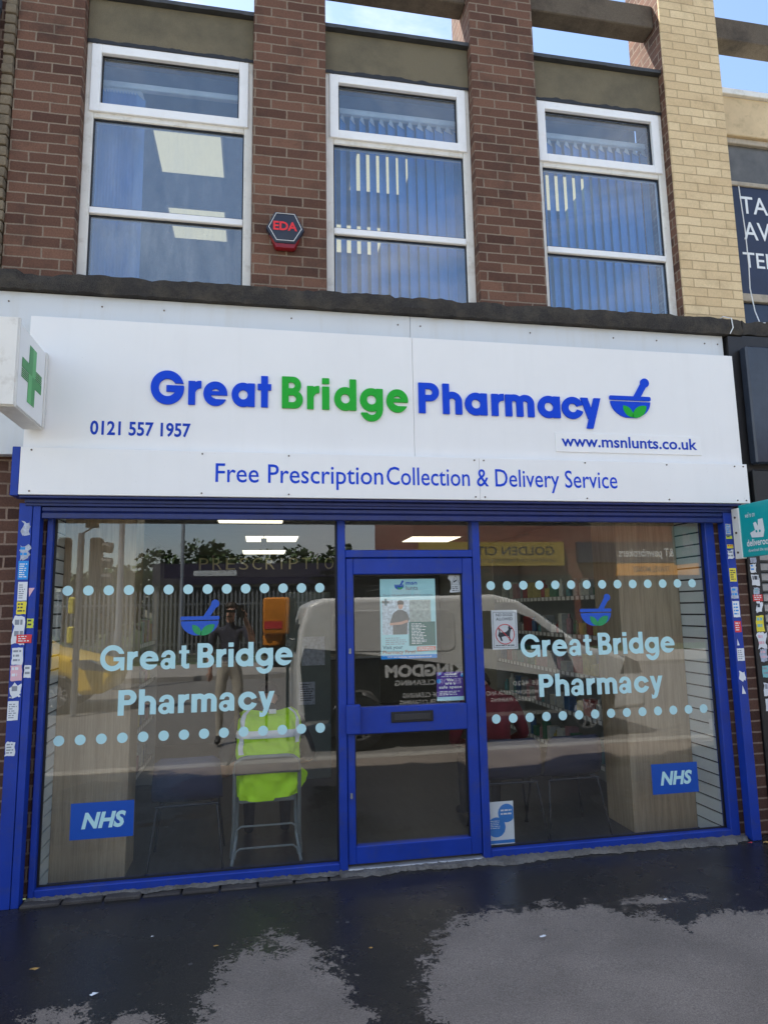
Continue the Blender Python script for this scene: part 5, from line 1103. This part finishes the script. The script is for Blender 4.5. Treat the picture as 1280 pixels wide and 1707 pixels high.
put_text(m, '626 4620', O, U, V, -3.62, -3.20, .60, .055, .002, offset=.02); put_text(m, 'WINDOWS FASCIA AND', O, U, V, -3.55, -2.84, .49, .05, .002, offset=.02); put_text(m, 'PRESSURE WASHING', O, U, V, -3.5, -2.9, .405, .05, .002, offset=.02); flat('lettering', m, 'white', van)
m = MB(); m.prism([(2.78, 1.08), (2.78, 1.55), (3.22, 1.55), (3.5, 1.44), (3.98, 1.1), (3.95, 1.02)], 'y', VY - .02, VY + .003); flat('side_window', m, 'dark_glass', van)
m = MB(); m.prism([(3.42, 1.635), (4.24, 1.085), (4.20, 1.06), (3.40, 1.60)], 'y', VY - 1.7, VY - .14); flat('windscreen', m, 'dark_glass', van)
m = MB(); m.prism([(.9, 1.15), (.9, 1.52), (1.0, 1.58), (2.35, 1.58), (2.45, 1.52), (2.45, 1.12), (2.38, 1.06), (.97, 1.09)], 'y', VY - .01, VY + .006); obj('side_moulding', m, 'van_white', van, bevel=.004)
m = MB(); m.box(.455, .465, VY - 1.5, VY - .35, 1.08, 1.55); flat('rear_window', m, 'dark_glass', van)
for wx in (1.22, 4.22):
    for s_ in (0, 1):
        mt_, mr_ = MB(), MB(); wheel(mt_, mr_, wx, VY - .12 - s_ * 1.6, G0 + .325, .325, 1 if s_ == 0 else -1); ty = obj('wheel', mt_, 'rubber', van); obj('rim', mr_, 'alloy', ty)
m = MB(); m.prism([(4.70, .70), (4.80, .92), (4.97, .84), (5.02, .70)], 'y', VY - .3, VY + .003); flat('headlight', m, 'headlamp', van)
m = MB(); m.box(3.68, 3.86, VY, VY + .2, 1.08, 1.26); obj('wing_mirror', m, 'van_dark', van, bevel=.03, seg=2)
m = MB(); m.box(2.6, 2.74, VY, VY + .02, .95, .98); flat('door_handle', m, 'van_dark', van)
m = MB()
for yy in (VY - .12, VY - 1.7): m.box(.75, 3.0, yy - .02, yy + .02, 1.90, 1.98); m.box(.75, 3.0, yy - .02, yy + .02, 2.04, 2.09)
for xx in (.85, 1.6, 2.3, 2.9): m.box(xx - .02, xx + .02, VY - 1.7, VY - .12, 1.86, 1.90); m.box(xx - .02, xx + .02, VY - .14, VY - .1, 1.7, 2.05); m.box(xx - .02, xx + .02, VY - 1.72, VY - 1.68, 1.7, 2.05)
flat('roof_rack', m, 'black_metal', van)
t = root('pressure_washer', 'orange pressure washer tank with a ribbed black hose behind the van', 'machine', (.18, -4.35, -.1))
m = MB(); m.box(-.02, .34, -4.55, -4.15, 1.28, 1.78); m.tube([(.14, -4.35, 1.12), (.14, -4.35, 1.3)], .16, 14); obj('tank', m, 'orange', t, bevel=.05, seg=3)
m = MB(); m.box(-.005, .235, -4.149, -4.144, 1.36, 1.46); flat('red_label', m, 's_red', t)
m = MB(); m.tube([(.37 + .03 * math.cos(k * 1.3), -4.2 + .03 * math.sin(k * 1.3), 1.2 + k * .006) for k in range(96)], .022, 6); obj('hose', m, 'black_metal', t)
m = MB(); m.box(.0, .35, -4.53, -4.17, .85, 1.12); m.box(.02, .05, -4.5, -4.47, G0, .85); m.box(.30, .33, -4.5, -4.47, G0, .85); m.box(.02, .05, -4.23, -4.2, G0, .85); m.box(.3, .33, -4.23, -4.2, G0, .85); obj('stand', m, 'black_metal', t)
t.location = (.26, -5.05, -.1)
# the photographer, standing in the road just behind the camera
hx, hy = -.37, -4.82
n_ = {'hip': (hx + .02, hy, .90, .135, .10), 'belly': (hx + .01, hy, 1.08, .14, .11), 'chest': (hx, hy - .01, 1.28, .16, .11), 'nb': (hx, hy, 1.42, .065), 'neck': (hx, hy + .015, 1.48, .055), 'head': (hx + .015, hy + .05, 1.58, .075, .085), 'brow': (hx + .015, hy + .05, 1.645, .078, .085), 'crown': (hx + .015, hy + .03, 1.69, .05), 'nose': (hx + .03, hy + .135, 1.575, .016), 'chin': (hx + .02, hy + .10, 1.52, .04)}
e_ = [('hip', 'belly'), ('belly', 'chest'), ('chest', 'nb'), ('nb', 'neck'), ('neck', 'head'), ('head', 'brow'), ('brow', 'crown'), ('head', 'nose'), ('head', 'chin')]
n_.update(lsh=(hx - .19, hy, 1.37, .068), lel=(hx - .25, hy - .03, 1.10, .048), lfa=(hx - .25, hy + .03, .98, .043), lwr=(hx - .24, hy + .07, .85, .03), rsh=(hx + .19, hy + .01, 1.37, .068), rel=(hx + .30, hy + .13, 1.16, .05), rfa=(hx + .27, hy + .22, 1.34, .042), rwr=(hx + .20, hy + .27, 1.50, .03))
e_ += [('chest', 'lsh'), ('lsh', 'lel'), ('lel', 'lfa'), ('lfa', 'lwr'), ('chest', 'rsh'), ('rsh', 'rel'), ('rel', 'rfa'), ('rfa', 'rwr')]
hand(n_, e_, 'lwr', n_['lwr'][:3], (.05, .1, -1), 1); hand(n_, e_, 'rwr', n_['rwr'][:3], (-.2, .3, 1), -1)
for s, k in ((-1, 'l'), (1, 'r')):
    n_[k + 'th'] = (hx + s * .10, hy, .80, .095); n_[k + 'kn'] = (hx + s * .12, hy + .02, .44, .062); n_[k + 'ca'] = (hx + s * .12, hy - .01, .28, .058); n_[k + 'an'] = (hx + s * .12, hy - .02, .0, .042); n_[k + 'to'] = (hx + s * .14, hy + .13, -.06, .042)
    e_ += [('hip', k + 'th'), (k + 'th', k + 'kn'), (k + 'kn', k + 'ca'), (k + 'ca', k + 'an'), (k + 'an', k + 'to')]
def zp(c):
    x, y, z = c
    if z > 1.455: return 1
    if z < 1.16 and (x < hx - .195): return 1
    if y > hy + .17 and z > 1.14: return 1
    return 0 if z > .96 else (3 if z < .02 else 2)
ph = person('person', 'standing photographer in a dark polo shirt and pale trousers holding up a phone, reflected', (hx, hy, -.105), n_, e_, zp, ['cloth_navy', 'skin', 'cloth_grey', 'black'])
hair_cap(ph, (hx + .015, hy + .035, 1.655), .088, (.95, 1.05, .85), tilt=(.25, 0))
m = MB(); m.box(hx - .05, hx + .075, hy + .135, hy + .142, 1.585, 1.625); obj('sunglasses', m, 'black', ph, bevel=.003)
m = MB(); m.box(hx - .04, hx + .03, hy + .09, hy + .13, 1.525, 1.545); obj('beard', m, 'hair', ph, bevel=.012)
m = MB(); m.box(hx + .11, hx + .19, hy + .33, hy + .34, 1.52, 1.68); obj('phone', m, 'black', bevel=.004, label='black phone held up by the photographer, reflected in the glass', cat='phone')
# yellow car waiting on the left
yc = root('yellow_car', 'yellow hatchback on the road, its bonnet reflected in the shop glass', 'car', (-4.6, -9, -.1))
prof = [(-2.62, .22), (-2.50, .55), (-2.75, .74), (-3.35, .90), (-3.75, .98), (-4.35, 1.40), (-4.9, 1.50), (-5.8, 1.47), (-6.5, 1.05), (-6.65, .9), (-6.62, .22)]
out = prof + [(-5.75 + .36 * math.cos(a), .2 + .36 * math.sin(a)) for a in [math.pi - k * math.pi / 9 for k in range(10)]] + [(-3.42 + .36 * math.cos(a), .2 + .36 * math.sin(a)) for a in [math.pi - k * math.pi / 9 for k in range(10)]]
m = MB(); m.prism(out, 'y', -9.95, -8.25); obj('body', m, 'car_yellow', yc, bevel=.10, seg=3, smooth=40)
m = MB(); m.prism([(-3.9, .98), (-4.4, 1.36), (-4.9, 1.44), (-5.75, 1.41), (-6.2, 1.02)], 'y', -8.26, -8.245); flat('side_window', m, 'dark_glass', yc)
m = MB(); m.prism([(-3.80, 1.0), (-4.36, 1.41), (-4.40, 1.38), (-3.84, .97)], 'y', -9.8, -8.4); flat('windscreen', m, 'dark_glass', yc)
m = MB(); m.prism([(-3.22, .82), (-2.9, .80), (-2.58, .66), (-2.66, .60), (-3.0, .64)], 'y', -8.4, -8.244); obj('headlight', m, 'headlamp', yc, bevel=.01)
for wx in (-5.75, -3.42):
    for s_ in (0, 1):
        mt_, mr_ = MB(), MB(); wheel(mt_, mr_, wx, -8.38 - s_ * 1.45, G0 + .31, .31, 1 if s_ == 0 else -1); ty = obj('wheel', mt_, 'rubber', yc); obj('rim', mr_, 'alloy', ty)
# traffic signal, lamp posts
ts = root('traffic_signal', 'traffic signal pole with two black signal heads back to back, reflected in the shop glass', 'traffic light', (-3.05, -8.0, -.1))
m = MB(); m.tube([(-3.05, -8, -.1), (-3.05, -8, 3.0)], .055, 10); obj('pole', m, 'steel', ts)
for s in (-1, 1):
    m = MB(); m.box(-3.05 + s * .16, -3.05 + s * .36, -8.1, -7.9, 2.05, 2.92); hd = obj('signal_head', m, 'black', ts, bevel=.03)
    m = MB()
    for z in (2.22, 2.49, 2.76): m.tube([(-3.05 + s * .36, -8, z), (-3.05 + s * .52, -8, z - .02)], .095, 12)
    flat('visor', m, 'black', hd)
for z, k in ((1.75, 0), (1.25, 1)):
    m = MB(); m.box(-3.20, -3.10, -8.06, -7.94, z - .14, z + .14); obj('push_button_unit', m, 's_yellow', ts, bevel=.02)
m = MB(); m.box(-2.98, -2.78, -8.06, -7.95, 3.1, 3.18); m.tube([(-3.05, -8, 2.98), (-2.88, -8, 3.1)], .015, 6); obj('detector', m, 'black', ts)
for (x, y, h, r_, lb) in ((-3.15, -12.0, 5.6, .075, 'thick grey lamp post beside the traffic signal reflected in the shop glass'), (-2.64, -20.0, 7.5, .07, 'thin dark lamp post in front of the trees reflected in the shop glass')):
    t = root('lamp_post', lb, 'lamp post', (x, y, -.1), 'street lamp posts'); m = MB(); m.tube([(x, y, -.12), (x, y, 1.2), (x, y, 1.25), (x, y, h)], [r_ * 1.3, r_ * 1.3, r_, r_ * .7], 12); obj('post', m, 'steel', t)
    m = MB(); m.tube([(x, y, h), (x + .5, y + .2, h + .12), (x + 1.0, y + .4, h + .14)], .03, 8); obj('arm', m, 'steel', t); m = MB(); m.box(x + .9, x + 1.5, y + .3, y + .55, h + .08, h + .2); obj('lantern', m, 'steel', t, bevel=.04)
# palisade fence
pf = root('palisade_fence', 'grey steel palisade fence in front of the trees reflected in the shop glass', 'fence', (-5, -20.6, -.1)); m = MB(); x = -16.0
while x < 2.5: m.prism([(x, -.1), (x + .07, -.1), (x + .07, 2.25), (x + .035, 2.4), (x, 2.25)], 'y', -20.61, -20.60); x += .15
flat('pale', m, 'steel', pf)
for z in (.45, 1.85):
    m = MB(); m.box(-16, 2.5, -20.66, -20.61, z, z + .06); flat('rail', m, 'steel', pf)
# trees
def tree(x, y, h, r_, seed, label, mt='leaf_a', n=2600):
    r = random.Random(seed); t = root('tree', label, 'tree', (x, y, -.1), 'trees across the road'); m = MB(); m.tube([(x, y, -.12), (x + .1, y, h * .3), (x, y + .1, h * .55), (x + .1, y, h * .8)], [.24, .19, .13, .05], 10)
    for k in range(7):
        a = r.uniform(0, 6.28); z = h * r.uniform(.3, .6); m.tube([(x, y, z), (x + math.cos(a) * r_ * .4, y + math.sin(a) * r_ * .4, z + h * .14), (x + math.cos(a) * r_ * .75, y + math.sin(a) * r_ * .75, z + h * .2)], [.09, .06, .02], 6)
    obj('trunk', m, 'bark', t)
    cl = [(x + r.gauss(0, r_ * .5), y + r.gauss(0, r_ * .45), h * r.uniform(.28, .80), h * r.uniform(.13, .24)) for _ in range(22)]; m = MB()
    for _ in range(n):
        c = r.choice(cl); v = Vector((r.gauss(0, 1), r.gauss(0, 1), r.gauss(0, 1))).normalized() * c[3] * r.uniform(.55, 1.08); p = Vector(c[:3]) + v; s = r.uniform(.09, .24); a = Vector((r.uniform(-1, 1), r.uniform(-1, 1), r.uniform(-.6, .6))).normalized(); b = a.orthogonal().normalized()
        m.add([p - a * s, p - b * s * .6, p + a * s, p + b * s * .6], [(0, 1, 2, 3)], 0 if r.random() < .6 else 1)
    flat('crown', m, ['leaf_a', 'leaf_b'] if mt == 'leaf_a' else ['leaf_b', 'leaf_a'], t)
for k, (x, y, h, r_) in enumerate([(-15, -27, 3.9, 3.4), (-10.5, -26, 3.5, 3.2), (-6.4, -27, 3.7, 2.9), (-2.4, -31, 5.6, 2.9), (1.2, -33, 4.9, 3.0), (4.0, -32, 5.4, 2.8), (6.0, -30, 5.0, 2.6), (-20, -25, 4.2, 3.6)]):
    tree(x, y, h, r_, k + 3, ['broad dark tree behind the palisade fence', 'low bushy tree behind the end of the fence', 'small rounded tree behind the fence', 'tall tree above the dark shop sign', 'mid sized tree behind the low shops', 'tall loose tree behind the low shops', 'tree beside the red brick building', 'farthest dark tree past the traffic signal'][k] + ', reflected', 'leaf_a' if k % 2 else 'leaf_b', 5200)
# low shops and the brick parade across the road
lo = root('low_shop_building', 'low dark single storey shop with a dark purple signboard reflected in the shop glass', 'building', (1.0, -24, -.1))
m = MB(); m.box(-4.2, 5.6, -28, -24, -.1, 3.2); flat('wall', m, 'render', lo)
m = MB(); m.box(-4.0, 5.5, -24, -23.95, .1, 2.6); flat('shop_window', m, 'shopdark', lo)
m = MB(); m.box(-4.2, 5.6, -24.0, -23.8, 2.7, 3.55); sg = obj('signboard', m, 'sign_dark', lo)
m = MB(); bars(m, -2.6, -.9, 3.05, 1, .2, .22, -23.79, 5, 0, 1); flat('lettering', m, 'white', sg)
hi = root('brick_parade_building', 'red brick parade of shops across the road reflected in the shop glass', 'building', (16, -23, -.1))
m = MB(); m.box(6.3, 32, -32, -22.6, -.1, 8.6); flat('wall', m, 'brick_far', hi)
m = MB(); m.box(6.2, 32, -32, -22.4, 8.6, 8.9); flat('roof', m, 'slate', hi)
for k in range(6):
    x = 7.6 + 3.9 * k; m = MB(); m.box(x, x + 1.9, -22.6, -22.52, 5.3, 7.1); wf = obj('window', m, 'upvc', hi); m = MB(); m.box(x + .1, x + .9, -22.52, -22.5, 5.4, 7.0); m.box(x + 1.0, x + 1.8, -22.52, -22.5, 5.4, 7.0); flat('pane', m, 'dark_glass', wf)
m = MB(); m.box(6.5, 13.2, -22.6, -22.5, .2, 2.9); flat('shop_window', m, 'shopdark', hi); m = MB(); m.box(13.6, 31, -22.6, -22.5, .2, 2.7); flat('shop_window', m, 'shopdark', hi)
gs = root('restaurant_sign', 'gold restaurant signboard with dark capitals reflected in the shop glass', 'sign', (9.6, -22.4, 3.2)); m = MB(); m.box(6.5, 12.85, -22.6, -22.38, 3.30, 4.30); flat('sign_board', m, 'gold', gs)
m = MB(); put_text(m, 'GOLDEN CITY', (0, -22.38, 0), (-1, 0, 0), (0, 0, 1), -12.4, -8.55, 3.75, .36, .004, offset=.01); put_text(m, 'CHINESE AND CANTONESE MEALS TO TAKE AWAY', (0, -22.38, 0), (-1, 0, 0), (0, 0, 1), -12.5, -7.9, 3.44, .15, .004); flat('lettering', m, 'ink', gs)
hs = root('pawnbroker_sign', 'dark pawnbroker signboard over an amber travel money board reflected in the shop glass', 'sign', (18, -22.4, 2.8)); m = MB(); m.box(13.5, 21, -22.6, -22.36, 3.42, 4.3); flat('sign_board', m, 'sign_dark', hs); m = MB(); m.box(15.3, 21, -22.6, -22.38, 2.84, 3.36); flat('sign_board', m, 'amber', hs)
m = MB(); put_text(m, 'H&T pawnbrokers', (0, -22.36, 0), (-1, 0, 0), (0, 0, 1), -18.3, -15.4, 3.66, .36, .004, offset=.012); flat('lettering', m, 'white', hs)
m = MB(); put_text(m, 'TRAVEL MONEY', (0, -22.38, 0), (-1, 0, 0), (0, 0, 1), -17.8, -16.0, 3.0, .24, .004, offset=.012); flat('lettering', m, 'ink', hs)
# litter on the pavement
for i, (x, y, s, mt, lb) in enumerate([(-.985, -.848, .022, 'dry_leaf', 'dry curled leaf on the wet pavement near the sett course'), (-.667, -1.122, .02, 'paper', 'pale flattened scrap on the wet pavement near the sett course'), (-.188, -.811, .012, 'dry_leaf', 'small orange leaf on the wet pavement beside the dry patch'), (.537, -.992, .012, 'dry_leaf', 'small yellow leaf on the dark wet strip below the door'), (-.503, -.642, .009, 'paper', 'tiny white scrap on the wet pavement below the folding chair window'), (1.373, -1.068, .016, 'paper', 'white scrap on the large dry patch of pavement'), (2.184, -.826, .012, 'paper', 'tiny pale scrap on the pavement below the leaflet window'), (3.34, -.19, .03, 'dry_leaf', 'crumpled litter at the foot of the blue post by the teal sign'), (3.24, -.17, .018, 's_red', 'small red litter beside the blue post by the teal sign'), (3.40, -.24, .02, 'paper', 'pale bottle top litter beside the black post')]):
    r = random.Random(i); m = MB(); pts = []; s *= .72
    for k in range(9):
        a = k * 2 * math.pi / 9; q = s * r.uniform(.6, 1.1); pts.append((x + q * 1.5 * math.cos(a), y + q * .8 * math.sin(a), .008 + r.uniform(0, s * .4)))
    m.add([(x, y, .008 + s * .5)] + pts, [(0, 1 + k, 1 + (k + 1) % 9) for k in range(9)]); nm = 'dry_leaf' if mt == 'dry_leaf' and s < .025 else 'litter_scrap'; flat(nm, m, mt, label=lb, cat='leaf' if nm == 'dry_leaf' else 'litter')
